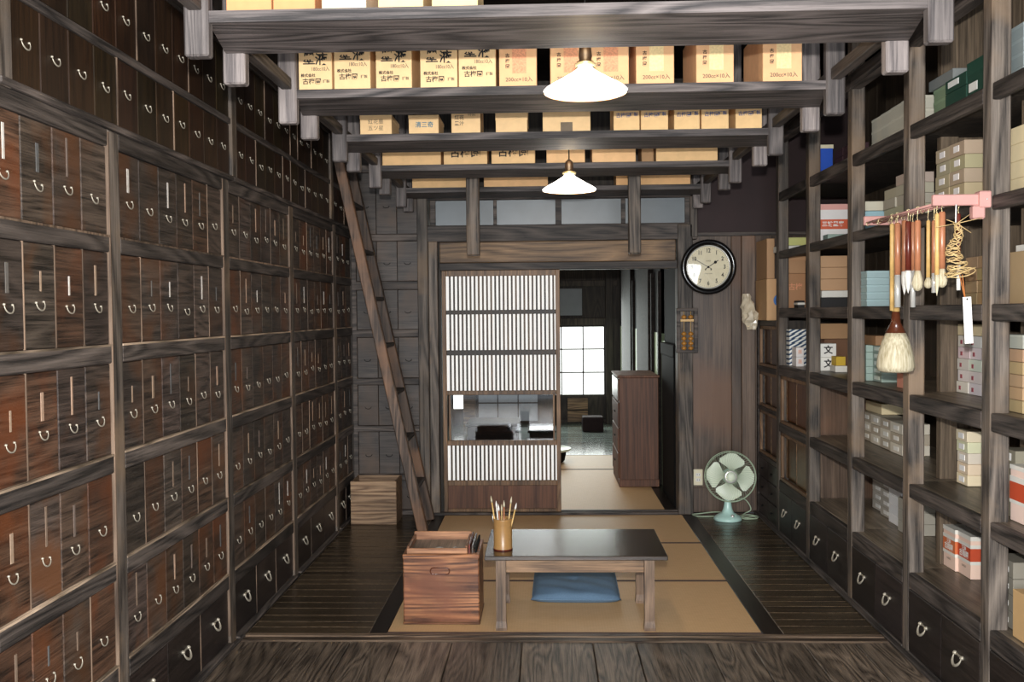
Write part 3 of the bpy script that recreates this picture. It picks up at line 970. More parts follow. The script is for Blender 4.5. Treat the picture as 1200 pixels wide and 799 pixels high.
# second plank
yy = LY[1] + .012
hs = [.22, .228, .22, .21, .235]
for k, (a, b) in enumerate([(347, 389), (391.5, 434), (440.5, 482.5), (492.5, 536), (537.5, 581)]):
    x0 = pxX(a, 90, yy); x1 = pxX(b, 90, yy)
    dz = [-.012, .004, -.006, -.012, .006][k]
    T = [('墨', .052, 'ink', -.36, .130 + dz, .0008, 1), ('液', .052, 'ink', .38, .128 + dz, .0008, 1), ('180cc10入', .021, 'inkgrey', .32, .092 + dz, .0003, .8),
         ('株式会社', .0145, 'ink', -.42, .067 + dz, .0004, 1), ('古梅園', .025, 'ink', -.2, .043 + dz, .0005, 1), ('謹製', .0135, 'inkgrey', .66, .043 + dz, .0003, 1)]
    carton(x0, x1, yy, .235, .27, CR, 'cream ink carton with black characters, %s from the drawer wall, second plank' % ORD[k],
           'cream ink cartons on the second plank', T)
for k, (a, b, dd) in enumerate([(585, 629, .3), (645, 690, .3), (691.5, 737, .3), (745.5, 790, .3), (816, 860, .36), (894, 940, .36)]):
    x0 = pxX(a, 90, yy); x1 = pxX(b, 90, yy)
    T = [('200cc×10入', .0215, 'inkgrey', .06, .025, .0004, 1), ('古\n梅\n園', .0175, 'ink', -.55, .097, .0003, 1), ('●', .05, 'ink', .02, .177, 0, 1), ('・', .02, 'ink', -.52, .15, 0, 1)]
    carton(x0, x1, yy, .225, dd, OR, 'orange-brown ink carton with square seal, %s on the second plank' % (ORD[k] + ' orange one from the left'),
           'orange-brown ink cartons on the second plank', T, (-.3, .45, .05, .15, 'stampred' if k < 3 else 'stamptan'))
# third plank
yy = LY[2] + .015
spec3 = [(422, 459, .095, CR, [('紅花墨\n五ツ星', .026, 'inkgrey', 0, .045, 0, 1)], 'low cream box with small faded characters'),
         (479, 514, .09, CR, [('清三奇', .03, 'inkblue', .05, .042, .0004, 1)], 'low cream box with blue handwriting'),
         (529, 563, .14, CR, [('紅花\n墨汁', .024, 'inkgrey', -.45, .06, .0004, 1), ('特製', .02, 'inkgrey', .4, .09, 0, 1)], 'cream box with characters in columns'),
         (581, 618, .15, CR, [], 'plain cream box with a fitted lid'),
         (636, 692, .15, CR, [], 'wide cream box with a tan square stamp')]
for k, (a, b, h, c, T, nm) in enumerate(spec3):
    carton(pxX(a, 150, yy), pxX(b, 150, yy), yy, h, .24, c, nm + ', on the third plank', 'boxes on the third plank', T,
           (-.25, .25, .0, .045, 'inkgrey') if k == 4 else None, .06 if k == 3 else (.075 if k < 2 else None))
for k, (a, b) in enumerate([(719, 749.5), (751, 783), (790, 820), (822, 854), (862, 893)]):
    carton(pxX(a, 140, yy), pxX(b, 140, yy), yy, .15, .24, (1.14, 1.1, .92),
           'cream carton with bluish writing, %s in the row of five' % ORD[k], 'cartons with bluish writing',
           [('古梅園', .024, 'inkviolet', -.25, .072, .0005, 1), ('謹製', .02, 'inkviolet', .55, .076, .0004, 1)])
# fourth plank
yy = LY[3] + .015
for (a, b, T, nm, c) in [(446, 516.6, [], 'long plain kraft box at the ladder end', (1.1, 1.0, .82)),
                         (520, 571, [('古梅園', .062, 'ink', 0, .066, .001, 1)], 'kraft box with bold black characters, left one', (1.12, 1.05, .88)),
                         (576, 627, [('古梅園', .062, 'ink', 0, .066, .001, 1)], 'kraft box with bold black characters, right one', (1.12, 1.05, .88)),
                         (640.5, 685.5, [], 'small plain kraft box behind the far lamp', (1.14, 1.0, .85)),
                         (694, 745, [], 'plain kraft box just right of the far lamp', (1.14, 1.0, .85)),
                         (752, 766, [], 'dim narrow brown box', (.5, .42, .34)),
                         (769, 841, [], 'long kraft box at the shelving end', (1.12, 1.05, .88))]:
    carton(pxX(a, 190, yy), pxX(b, 190, yy), yy, .125, .22, c, nm + ', on the fourth plank', 'boxes on the fourth plank', T)
yy = LY[4] + .02
for (a, b, nm, c) in [(483, 546, 'flat kraft box at the ladder end', (1.1, 1, .82)), (567, 642, 'flat kraft box left of the far lamp', (1.1, .96, .8)),
                      (722, 809, 'long flat kraft box near the clock side', (1.1, .92, .72))]:
    carton(pxX(a, 210, yy), pxX(b, 210, yy), yy, .1, .22, c, nm + ', on the farthest plank', 'boxes on the farthest plank')

# ================================================================= lamps
def lamp(x, y, zrim, zc, label):
    r = thing('pendant_lamp', label, 'pendant lamp', (x, y, zrim), 0, 'white pendant lamps')
    R = .146
    pr = [(R, 0), (R + .002, .004), (R * .96, .012), (R * .78, .028), (R * .58, .044), (R * .40, .060), (R * .27, .072), (.028, .082), (.024, .088),
          (.022, .086), (R * .26, .068), (R * .39, .056), (R * .57, .040), (R * .77, .024), (R * .95, .008), (R * .985, 0)]
    part('shade', MB().lathe(pr + [pr[0]], (0, 0, 0), 48, cap=False), M['shade'], r, world=False, label='glowing white flared glass shade')
    part('rim', MB().tube([(R * cos(a), R * sin(a), -.002) for a in [2 * pi * k / 48 for k in range(48)]], .0016, 6, closed=True), M['lintel'], r, world=False)
    part('socket', MB().lathe([(.03, .088), (.034, .096), (.03, .105), (.020, .108), (.024, .125), (.021, .155), (.014, .162), (.006, .17)], seg=20), M['socket'], r, world=False)
    part('collar', MB().lathe([(.033, .086), (.038, .09), (.038, .098), (.03, .102)], seg=20, cap=False), M['brass'], r, world=False)
    part('bulb', MB().lathe([(0, -.012), (.02, -.008), (.031, .012), (.03, .03), (.02, .055), (.014, .085)], seg=20), M['bulb'], r, world=False)
    part('cord', MB().tube([(0, 0, .165), (0, 0, zc - zrim)], .0035, 8), M['soot'], r, world=False)
    l = bpy.data.lights.new('light_at_lamp', 'POINT'); l.energy = 5; l.color = (1, .72, .42); l.shadow_soft_size = .03
    lo = bpy.data.objects.new('light_at_lamp', l); C.objects.link(lo); lo.location = (x, y, zrim - .035)
    extra_light = bpy.data.lights.new('light_at_lamp', 'POINT'); extra_light.energy = .6; extra_light.color = (1, .72, .42); extra_light.shadow_soft_size = .03  # extra light added above the shade, where there is no bulb
    lo = bpy.data.objects.new('light_at_lamp', extra_light); C.objects.link(lo); lo.location = (x, y - .06, zrim + .15)


lamp(.149, 3.40, 2.318, 3.3, 'lit white pendant lamp nearest the camera, under the first plank')
lamp(.139, 5.30, 2.215, 3.3, 'lit white pendant lamp farther back, before the fourth plank')

# ================================================================= clock, abacus, outlet, fan
cx, cz = 1.225, 1.872
r = thing('wall_clock', 'round black wall clock with cream face showing ten to two', 'clock', (cx, 7.23, cz))
FY = Matrix.Rotation(pi / 2, 4, 'X')
part('case', MB().lathe([(.158, .004), (.16, .02), (.17, .042), (.192, .052), (.205, .04), (.206, .0), (.19, -.03), (0, -.03), ], seg=64, mt=FY), M['black'], r, world=False)
part('dial', MB().lathe([(0, .014), (.159, .014)], seg=64, mt=FY, sm=False, cap=False), M['dialcream'], r, world=False)
part('bezel', MB().lathe([(.154, .014), (.156, .022), (.163, .026), (.163, .014)], seg=64, mt=FY, cap=False), M['steel'], r, world=False)
for h in range(1, 13):
    a = pi / 2 - h * pi / 6
    o = letter(str(h), .043, M['ink'], r, (cos(a) * .122, -.0155, sin(a) * .122), '-Y', .001, .8); o.name = 'numeral'
tk = MB()
for k in range(60):
    a = 2 * pi * k / 60; r1 = .147; r0_ = .141 if k % 5 else .137
    p0 = Vector((cos(a) * r0_, -.0155, sin(a) * r0_)); p1 = Vector((cos(a) * r1, -.0155, sin(a) * r1))
    tk.bar(p0, p1, .0016, .001, up=(0, 1, 0))
part('minute_marks', tk, M['ink'], r, world=False)


def hand(ang, L, w, spade):
    m = MB(); d = Vector((sin(ang), 0, cos(ang))); s = Vector((cos(ang), 0, -sin(ang)))
    m.bar(-d * .03 + Vector((0, -.019, 0)), d * L + Vector((0, -.019, 0)), w, .0015, up=(0, 1, 0))
    if spade:
        m.lathe([(.0, -.001), (.011, -.001), (.011, .001), (0, .001)], seg=16, mt=Matrix.Translation(d * L * .72 + Vector((0, -.019, 0))) @ FY)
    return m


part('minute_hand', hand(radians(-60), .118, .0035, False), M['ink'], r, world=False)
part('hour_hand', hand(radians(56), .088, .005, True), M['ink'], r, world=False)
part('hub', MB().lathe([(0, .024), (.007, .023), (.008, .014)], seg=16, mt=FY), M['ink'], r, world=False)
for sx in (-.02, .02):
    part('winding_hole', MB().lathe([(.0, .0155), (.005, .0155)], cap=False, seg=12, mt=Matrix.Translation((sx, 0, -.02)) @ FY), M['ink'], r, world=False)
letter('古梅園', .012, M['inkgrey'], r, (0, -.0155, .045), '-Y')
letter('TRADE MARK', .010, M['inkgrey'], r, (0, -.0155, -.05), '-Y')
part('glass', MB().lathe([(.156, .022), (.08, .030), (0, .033)], seg=48, mt=FY, cap=False), M['glass'], r, world=False)

# abacus on the post
x0, x1, z0, z1 = .985, 1.145, 1.23, 1.565
r = thing('abacus', 'small dark framed abacus with amber beads hanging on the post below the clock', 'abacus', ((x0 + x1) / 2, 7.22, z0))
f = MB()
f.box(x0, x0 + .03, 7.205, 7.237, z0, z1, .003); f.box(x1 - .03, x1, 7.205, 7.237, z0, z1, .003)
f.box(x0, x1, 7.206, 7.236, z0, z0 + .022, .003); f.box(x0, x1, 7.206, 7.236, z1 - .022, z1, .003)
part('frame', f, M['railx'], r)
part('backing', MB().box(x0 + .03, x1 - .03, 7.23, 7.236, z0 + .02, z1 - .02), M['post'], r)
zb = z0 + .235
part('crossbar', MB().box(x0 + .03, x1 - .03, 7.208, 7.23, zb, zb + .018, .002), M['bambo'], r)
for k, xx in enumerate((x0 + .057, x1 - .052)):
    part('rod', MB().tube([(xx, 7.218, z0 + .02), (xx, 7.218, z1 - .02)], .002, 6), M['bambo'], r)
    for zz_ in [z0 + .035 + q * .036 for q in range(4)] + [zb + .034]:
        part('bead', MB().lathe([(.004, -.0165), (.010, -.014), (.022, 0), (.010, .014), (.004, .0165)], (xx, 7.218, zz_), 16), M['bead'], r)

# outlet
p = U(818, 559, Y=7.33)
r = thing('power_outlet', 'cream double power outlet on the plank wall beside the fan', 'outlet', (p.x, 7.332, p.z - .06))
part('plate', MB().box(p.x - .036, p.x + .036, 7.322, 7.332, p.z - .062, p.z + .062, .004), M['outlet'], r)
for dz in (-.02, .02):
    s = part('socket', MB().box(p.x - .018, p.x + .018, 7.319, 7.323, p.z + dz - .013, p.z + dz + .013, .002), M['white'], r)
    part('slot', MB().box(p.x - .009, p.x - .006, 7.318, 7.3195, p.z + dz - .005, p.z + dz + .006).box(p.x + .006, p.x + .009, 7.318, 7.3195, p.z + dz - .005, p.z + dz + .006), M['ink'], s)

# fan
fx, fy = 1.335, 7.06
r = thing('desk_fan', 'vintage mint green electric desk fan on the floor by the plank wall', 'fan', (fx, fy, 0))
part('base', MB().lathe([(.0, 0), (.098, 0), (.102, .006), (.10, .02), (.09, .03), (.07, .042), (.045, .056), (.034, .08), (.028, .11), (.022, .15), (.016, .16)], seg=40), M['mint'], r, world=False)
part('speed_switch', MB().lathe([(.012, 0), (.012, .008), (.008, .012), (0, .012)], seg=12, mt=Matrix.Translation((.02, -.075, .042)) @ Matrix.Rotation(radians(60), 4, 'X')), M['steel'], r, world=False)
HC = Vector((.015, -.02, .325)); TL = Matrix.Translation(HC) @ Matrix.Rotation(radians(-6), 4, 'Z') @ Matrix.Rotation(radians(84), 4, 'X')
part('neck', MB().tube([(0, 0, .14), (.004, .03, .2), (.012, .07, .27), (.014, .07, .31)], [.016, .014, .018, .02], 12), M['mint'], r, world=False)
part('motor', MB().lathe([(.0, .0), (.04, -.002), (.055, -.02), (.056, -.08), (.045, -.11), (.02, -.125), (0, -.127)], seg=28, mt=TL), M['mint'], r, world=False)
hub = part('hub', MB().lathe([(.048, .030), (.05, .034), (.043, .040), (.034, .040)], seg=28, mt=TL, cap=False), M['steel'], r, world=False)
part('hub_cap', MB().lathe([(.036, .028), (.036, .04), (.03, .052), (.016, .060), (0, .062)], seg=28, mt=TL), M['mintblade'], r, world=False)
for k in range(4):
    m = MB(); vs = []; fs = []
    NR, NA = 9, 9
    for i in range(NR):
        q = i / (NR - 1); rad = .03 + .142 * q
        wid = radians(20 + 66 * sin(min(1, q * 1.15) * pi * .56)) if q < .72 else radians(86) * sqrt(max(0, 1 - ((q - .72) / .29) ** 2))
        for j in range(NA):
            s = j / (NA - 1) * 2 - 1
            a = s * wid / 2 + .12 * q
            vs.append((rad * cos(a), rad * sin(a), .006 + .022 * s * (1 - .3 * q) + .006 * s * s))
    for i in range(NR - 1):
        for j in range(NA - 1):
            a = i * NA + j; fs.append((a, a + 1, a + NA + 1, a + NA))
    m._add(vs, fs, .5, True, TL @ Matrix.Rotation(radians(90 * k + 78), 4, 'Z'))
    part('blade', m, M['mintblade'], r, world=False)
cg = MB()
RG = .185
for (rr, zz_) in ((RG, -.005), (RG, .012), (.178, .03), (.05, .072), (RG, -.02)):
    cg.tube([TL @ Vector((rr * cos(2 * pi * k / 56), rr * sin(2 * pi * k / 56), zz_)) for k in range(56)], .0022 if rr > .1 else .0016, 6, closed=True)
NW = 60
for k in range(NW):
    a = 2 * pi * k / NW
    pts = [TL @ Vector((q * cos(a + tw), q * sin(a + tw), z_)) for q, z_, tw in ((.045, .072, .5), (.10, .070, .28), (.15, .055, .12), (.178, .03, .03), (.185, .0, 0))]
    cg.tube(pts, .001, 4, cap=False)
    if k % 2 == 0:
        pts = [TL @ Vector((q * cos(a), q * sin(a), z_)) for q, z_ in ((.185, 0), (.18, -.04), (.13, -.07), (.05, -.085))]
        cg.tube(pts, .0008, 4, cap=False)
part('cage', cg, M['cable'], r, world=False, label='fine wire guard')
cpts = []
cb = MB()
ctrl = [(.05, .06, .03), (-.05, .14, .03), (-.19, .19, .006), (-.235, .17, .006), (-.2, .10, .006), (-.08, .10, .006), (.02, .12, .006), (.12, .06, .006), (.2, .09, .006), (.22, .02, .006), (.12, .0, .008),
        (.10, .08, .012), (.18, .11, .014), (.235, .05, .012), (.18, -.02, .014), (.11, .04, .018), (.15, .13, .02), (.2, .14, .05), (.16, .16, .12), (.06, .1, .14)]


def smooth(ct, n=6, closed=False):
    ct = [Vector(c) for c in ct]; out = []
    for i in range(len(ct) - 1):
        p0 = ct[max(i - 1, 0)]; p1 = ct[i]; p2 = ct[i + 1]; p3 = ct[min(i + 2, len(ct) - 1)]
        for k in range(n):
            t = k / n
            out.append(.5 * ((2 * p1) + (p2 - p0) * t + (2 * p0 - 5 * p1 + 4 * p2 - p3) * t * t + (3 * p1 - p0 - 3 * p2 + p3) * t ** 3))
    out.append(ct[-1]); return out


part('cord', cb.tube(smooth(ctrl), .0042, 8), M['cable'], r, world=False, label='pale green power cord coiled on the floor')

# ================================================================= desk, pot, cushion, chest
r = thing('low_desk', 'low brown writing desk with glossy dark top standing on the tatami', 'desk', (.135, 4.83, .004))
part('desktop', MB().box(-.302, .577, 4.55, 5.125, .353, .375, .003), M['desktop'], r, label='glossy dark brown top')
for (sx, x) in ((1, -.225), (-1, .492)):
    for yy in (4.60, 5.04):
        m = MB(); w = .024
        vs = []
        for z, w0, sh in ((.0045, .027, 0), (.018, .027, 0), (.05, .0235, 0), (.353, .024, 0)):
            for (a, b) in ((-1, -1), (1, -1), (1, 1), (-1, 1)): vs.append((x + a * w0 + sh, yy + b * (w0 - .002), z))
        fs = [(3, 2, 1, 0), (12, 13, 14, 15)]
        for i in range(3):
            for j in range(4): fs.append((i * 4 + j, i * 4 + (j + 1) % 4, (i + 1) * 4 + (j + 1) % 4, (i + 1) * 4 + j))
        m._add(vs, fs, .5); part('leg', m, M['desk'], r)
part('apron', MB().box(-.20, .467, 4.59, 4.607, .285, .353, .002), M['deskx'], r)
part('apron', MB().box(-.20, .467, 5.03, 5.047, .285, .353, .002), M['deskx'], r)
for x in (-.225, .492):
    part('side_apron', MB().box(x - .009, x + .009, 4.62, 5.02, .285, .353, .002), M['desk'], r)
part('drawer_slide', MB().box(.50, .58, 4.60, 4.9, .338, .352, .002).box(-.302, -.25, 4.60, 4.9, .338, .352, .002), M['deskx'], r, label='thin wooden battens under the top')

# brush pot
px_, py_, ZD = -.218, 4.69, .3755
r = thing('brush_pot', 'brown bamboo brush pot standing on the left end of the desk', 'brush pot', (px_, py_, ZD))
m_pot = wood('bamboo_pot', g((104, 74, 40)), g((180, 140, 90)), 'X', .5, .3, .03, lines=.1, patch=g((146, 110, 66)), dim=.85)
part('cylinder', MB().lathe([(0, 0), (.046, 0), (.047, .004), (.047, .012), (.0455, .014), (.0465, .14), (.048, .146), (.048, .152), (.043, .153), (.042, .01), (0, .008)], seg=36), m_pot, r, world=False)
part('dark_ring', MB().lathe([(.0462, -.0004), (.0485, .001), (.0485, .006), (.0462, .006)], seg=36, cap=False), M['hdark'], r, world=False)
pens = [(-.020, -.01, -.052, .255, 'bambo', 'bristle', 'thin pale brush leaning far left out of the pot, tip uppermost'),
        (-.012, .01, -.030, .225, 'white', 'bristlew', 'white-shafted brush leaning left in the pot'),
        (-.004, -.015, -.018, .215, 'hbrown', 'bristlew', 'orange-brown brush just left of centre in the pot'),
        (-.006, .02, -.006, .205, 'straw', 'bristle', 'straw-coloured brush at the middle of the pot'),
        (.006, -.02, .008, .235, 'hbrown', 'bristle', 'straight upright brown brush in the pot'),
        (.012, .01, .040, .245, 'straw', 'bristle', 'tall brush with frayed tip leaning right in the pot'),
        (.018, -.01, .062, .22, 'bambo', 'bristlew', 'pale brush with white tip leaning farthest right'),
        (-.024, .005, -.046, .16, 'steel', 'steel', 'short grey metal-shafted tool at the left rim of the pot')]
for (bx, by, tx, L, hm, bm, nm) in pens:
    rr = thing('writing_brush', nm, 'brush', (px_ + bx, py_ + by, ZD + .009), 0, 'brushes in the brush pot')
    a = Vector((0, 0, 0)); b = Vector((tx - bx, by * .3, L - .03)); d = b.normalized()
    part('handle', MB().tube([a, b * .5, b], [.0032, .0034, .0036], 8), M[hm], rr, world=False)
    part('bristles', MB().tube([b, b + d * .01, b + d * .02, b + d * .034], [.004, .005, .0035, .0004], 8), M[bm], rr, world=False)

# cushion
me = MB(); n = 26
vs = []; fs = []
for side in (1, -1):
    for i in range(n + 1):
        for j in range(n + 1):
            u = i / n * 2 - 1; v = j / n * 2 - 1
            pin = 1 - .045 * (1 - abs(u) ** 3) * abs(v) ** 6
            pin2 = 1 - .045 * (1 - abs(v) ** 3) * abs(u) ** 6
            h = ((1 - abs(u) ** 3.2) * (1 - abs(v) ** 3.2)) ** .42
            wob = .004 * sin(9 * u + 2 * v) * (1 - abs(u)) + .003 * sin(13 * v + 5 * u)
            tuft = -.018 * math.exp(-((u * u + v * v) / .01)) if side == 1 else 0
            z = .026 + (.040 * h + wob * h + tuft if side == 1 else -.026 * min(1, h * 1.6))
            vs.append((u * .238 * pin2, v * .285 * pin, max(z, .0)))
N1 = (n + 1) ** 2
for i in range(n):
    for j in range(n):
        a = i * (n + 1) + j
        fs.append((a, a + n + 1, a + n + 2, a + 1)); fs.append((N1 + a, N1 + a + 1, N1 + a + n + 2, N1 + a + n + 1))
me._add(vs, fs, .5, True)
r = thing('floor_cushion', 'flat blue cotton floor cushion on the tatami behind the desk', 'cushion', (.155, 5.265, .006), radians(-1))
cu = part('cushion_body', me, M['bluecloth'], r, world=False)
pp = []
for k in range(64):
    a = 2 * pi * k / 64; c_, s_ = cos(a), sin(a); q = 1 / max(abs(c_), abs(s_)) if True else 1
    k4 = (abs(c_) ** 12 + abs(s_) ** 12) ** (-1 / 12)
    pp.append((c_ * k4 * .231, s_ * k4 * .277, .026))
part('seam', MB().tube(pp, .0035, 6, closed=True), M['bluecloth'], r, world=False)

# wooden document chest with tray
x0, x1, ya, yb, h = -.713, -.336, 4.665, 4.985, .352
r = thing('wooden_chest', 'figured reddish wooden chest with carved handhold on the tatami left of the desk', 'chest', ((x0 + x1) / 2, (ya + yb) / 2, .004))
part('body', MB().box(x0, x1, ya, yb, .006, h, .005), M['chest'], r)
part('lid_rim', MB().box(x0 - .002, x1 + .002, ya - .003, yb + .003, h - .018, h + .002, .003, .8), M['chest'], r)
part('foot_rim', MB().box(x0 - .002, x1 + .003, ya - .004, yb, .006, .019, .003, .2), M['chest'], r)
hx = (x0 + x1) / 2 - .005
hd = MB(); pts = []
for k in range(32):
    a = 2 * pi * k / 32
    pts.append((hx + .033 * (1 if cos(a) > 0 else -1) * (abs(cos(a)) > .25) + .014 * cos(a), ya - .001, .272 + .016 * sin(a)))
hd.tube(pts, .0035, 6, closed=True)
part('handhold', hd, M['horn'], r, label='dark carved oval groove')
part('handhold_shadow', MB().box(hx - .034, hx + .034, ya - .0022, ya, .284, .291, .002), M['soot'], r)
zt = h + .0025
tx0, tx1, tya, tyb = x0 + .018, x1 - .058, ya + .012, yb - .02
r = thing('shallow_tray', 'shallow open wooden tray lying on top of the reddish chest', 'tray', ((tx0 + tx1) / 2, (tya + tyb) / 2, zt))
part('bottom', MB().box(tx0 + .006, tx1 - .006, tya + .006, tyb - .006, zt, zt + .006), M['shelf'], r)
hh = .036
part('rim', MB().box(tx0, tx1, tya, tya + .012, zt, zt + hh * .75, .002, .5), M['traywood'], r)
part('rim', MB().box(tx0, tx1, tyb - .012, tyb, zt, zt + hh + .012, .002, .6), M['traywood'], r)
part('rim', MB().box(tx0, tx0 + .012, tya + .012, tyb - .012, zt, zt + hh, .002, .2), M['traywood'], r)
part('rim', MB().box(tx1 - .012, tx1, tya + .012, tyb - .012, zt, zt + hh, .002, .3), M['traywood'], r)
for k in range(3):
    solid('thin_board', MB().box(tx1 + .004 + k * .016, tx1 + .013 + k * .016, tya + .01 + k * .004, tyb - .004, zt, zt + .045 - .008 * k, .0015), [M['hdark'], M['desktop'], M['soot']][k],
          ['dark reddish thin board standing next to the tray on the chest', 'middle brown thin board standing beside the tray', 'black outermost thin board at the chest edge'][k], 'board', group='thin boards beside the tray')
solid('wire_tool', MB().tube(smooth([(tx0 + .12, tya + .06, zt + .009), (tx0 + .16, tya + .09, zt + .011), (tx0 + .2, tya + .05, zt + .009), (tx0 + .235, tya + .09, zt + .012), (tx0 + .25, tya + .06, zt + .009)]), .0016, 6), M['steel'],
      'thin bent wire lying inside the shallow tray', 'wire')

# ================================================================= shelving on the right
QZ = [2.35, 1.948, 1.558, 1.164, .767, .3715]      # shelf tops
QB = [2.289, 1.896, 1.496, 1.096, .706, .30]
WN = [2.72, 3.506, 4.281, 5.07, 5.88, 6.64]        # near edge of each post
SW = .075
BACK = 2.18
BL = ['nearest shelf bay, cut off at the right edge of view', 'shelf bay behind the hanging brushes with red and white packs at the bottom',
      'shelf bay of small boxes, third from the right edge', 'shelf bay with blue book and empty lower shelves',
      'shelf bay with amber sliding doors and blue striped boxes', ]


def rdrawer(root, ya, yb, z0, z1, ring=True, s=1.0):
    me = MB().box(XR - .0, XR + .016, ya + .002, yb - .002, z0 + .002, z1 - .002, .003)
    d = part('drawer', me, M['bdrawer'], root, col=dcol(-.2))
    c = (XR - wpos(root)[0], (ya + yb) / 2 - wpos(root)[1], z0 + (z1 - z0) * .56 - wpos(root)[2])
    hnd = child('handle', RRING, d, c); hnd.scale = (s, s, s)
    return d


def slide_doors(root, ya, yb, z0, z1, col):
    f = MB()
    f.box(XR + .01, XR + .03, ya, ya + .03, z0, z1, .002); f.box(XR + .01, XR + .03, yb - .03, yb, z0, z1, .002)
    f.box(XR + .01, XR + .03, ya, yb, z1 - .025, z1, .002); f.box(XR + .008, XR + .03, ya, yb, z0, z0 + .02, .002)
    part('door_frame', f, M['brown'], root)
    mid = (ya + yb) / 2
    for k, (a, b) in enumerate(((ya + .03, mid + .012), (mid - .012, yb - .03))):
        d = part('sliding_door', MB().box(XR + .034 + k * .012, XR + .043 + k * .012, a, b, z0 + .02, z1 - .025, .002), M['amber'], root, col=col)
        e = MB(); e.box(XR + .032 + k * .012, XR + .036 + k * .012, a, a + .012, z0 + .02, z1 - .025, .001); e.box(XR + .032 + k * .012, XR + .036 + k * .012, b - .012, b, z0 + .02, z1 - .025, .001)
        part('stile', e, M['lintel'], d)


for bi in range(5):
    yn, yf = WN[bi], WN[bi + 1]
    root = thing('wall_shelving', BL[bi], 'shelving', (XR + .3, (yn + yf) / 2 + .04, 0), 0, 'bays of dark wall shelving')
    a, b = yn + SW, yf
    part('post', MB().box(XR, XR + .07, yf, yf + SW, 0, 3.0, .006, [.7, .75, .5, .4, .3][bi]), M['post'], root)
    if bi == 0: part('post', MB().box(XR, XR + .07, yn, a, 0, 3.0, .006), M['post'], root)
    for si in range(6):
        s = MB(); s.box(XR + .03, BACK, a, b + SW, QZ[si] - .03, QZ[si] - .001, .002, random.random())
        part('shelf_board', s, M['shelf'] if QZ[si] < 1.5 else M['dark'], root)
        part('shelf_rail', MB().box(XR + .001, XR + .032, a, b, QB[si], QZ[si], .004, random.uniform(.2, .8)), M['rail'], root)
    part('top_rail', MB().box(XR - .01, XR + .05, a - .08, b, 2.69, 2.77, .005, .7), M['rail'], root)
    bk = MB(); y = a - .07
    while y < b - .02:
        w = min(.16, b + .005 - y); bk.box(BACK, BACK + .02, y, y + w - .003, .0, 3.2, 0, random.random()); y += w
    part('back_boards', bk, M['partition'], root)
    if bi in (0, 1):
        part('partition', MB().box(XR + .19, BACK, yf + .16, yf + .175, .37, 2.95, .002, .9).box(XR + .19, XR + .27, yf + .13, yf + .165, .37, 2.95, .004, 1), M['partition'], root)
    if bi == 3:
        part('partition', MB().box(XR + .06, BACK, yf + .10, yf + .115, .37, 1.15, .002, .9), M['wallplank'], root, label='reddish stained back panel')
    if bi in (2, 3):
        pass
    if bi == 4:
        slide_doors(root, a, b, .767, QB[3], (1, .85, .7)); slide_doors(root, a, b, .3715, QB[4], (.95, 1.05, .6))
    m = (a + b) / 2
    rdrawer(root, a, m, .02, .30, s=1.05); rdrawer(root, m, b, .02, .30, s=1.05)
    part('kick_rail', MB().box(XR - .004, XR + .03, a, b, 0, .02, .003), M['rail'], root)
    part('drawer_carcass', MB().box(XR + .03, BACK, a, b, 0, .295), M['dark'], root)
# end cupboard
ya, yb = WN[5] + SW, 7.335
root = thing('end_cupboard', 'narrow dark cupboard with small sliding doors and little drawers behind the fan', 'cupboard', (XR + .3, (ya + yb) / 2, 0))
part('carcass', MB().box(XR + .06, BACK, ya, yb, 0, 1.47), M['dark'], root)
part('side_stile', MB().box(XR, XR + .06, yb - .05, yb, 0, 1.47, .004, .2), M['rail'], root)
for z0, z1 in ((1.43, 1.47), (1.09, 1.13), (.80, .83), (.44, .475), (0, .02)):
    part('rail', MB().box(XR, XR + .06, ya, yb - .05, z0, z1, .004, .2), M['rail'], root)
for z0, z1, c in ((1.13, 1.43, (.5, .42, .4)), (.83, 1.09, (.7, .6, .5)), (.475, .80, (.7, .6, .5))):
    slide_doors(root, ya, yb - .05, z0, z1, c)
m = (ya + yb - .05) / 2
for k in range(3):
    for (p0, p1) in ((ya, m), (m, yb - .05)):
        z0 = .02 + k * .14; d = part('drawer', MB().box(XR + .004, XR + .02, p0 + .003, p1 - .003, z0 + .003, z0 + .137, .003), M['bdrawer'], root)
        part('knob', MB().lathe([(.004, 0), (.009, .008), (.006, .014), (0, .016)], seg=12, mt=Matrix.Translation((XR + .004, (p0 + p1) / 2, z0 + .07)) @ Matrix.Rotation(-pi / 2, 4, 'Y')), M['soot'], d)

# ------------------------------------------------------------------ goods on the shelves
BXM = {}


def pbox(name, label, cat, x0, x1, y0, y1, z0, h, col, group, lidh=0, sticker=None, band=None, mat='paint', texts=(), rz=0):
    """a carton, the aisle face at x0; sticker/band sit on faces as parts"""
    cx, cy = (x0 + x1) / 2, (y0 + y1) / 2
    r = thing(name, label, cat, (cx, cy, z0), rz, group)
    hw, hd = abs(x1 - x0) / 2, abs(y1 - y0) / 2
    part('body', MB().box(-hw, hw, -hd, hd, 0, h - .0005, .0015), M[mat], r, world=False, col=col)
    if lidh:
        part('lid', MB().box(-hw - .0015, hw + .0015, -hd - .0015, hd + .0015, h - lidh, h, .001), M[mat], r, world=False, col=tuple(x * 1.12 for x in col))
    e = .0022
    if sticker:
        c, (a0, a1, b0, b1) = sticker
        part('sticker', MB().box(-hw - e, -hw, -hd + 2 * hd * a0, -hd + 2 * hd * a1, h * b0, h * b1), M['paint'], r, world=False, col=c)
    if band:
        for (c, b0, b1) in band:
            part('band', MB().box(-hw - e, hw + e, -hd - e, hd + e, h * b0, h * b1), M['paint'], r, world=False, col=c)
    for (s, size, m, face, a, b, bold) in texts:
        pos = (a * hw, -hd - .003, b * h) if face == '-Y' else (-hw - .003, a * hd, b * h)
        letter(s, size, M[m], r, pos, face, bold)
    return r


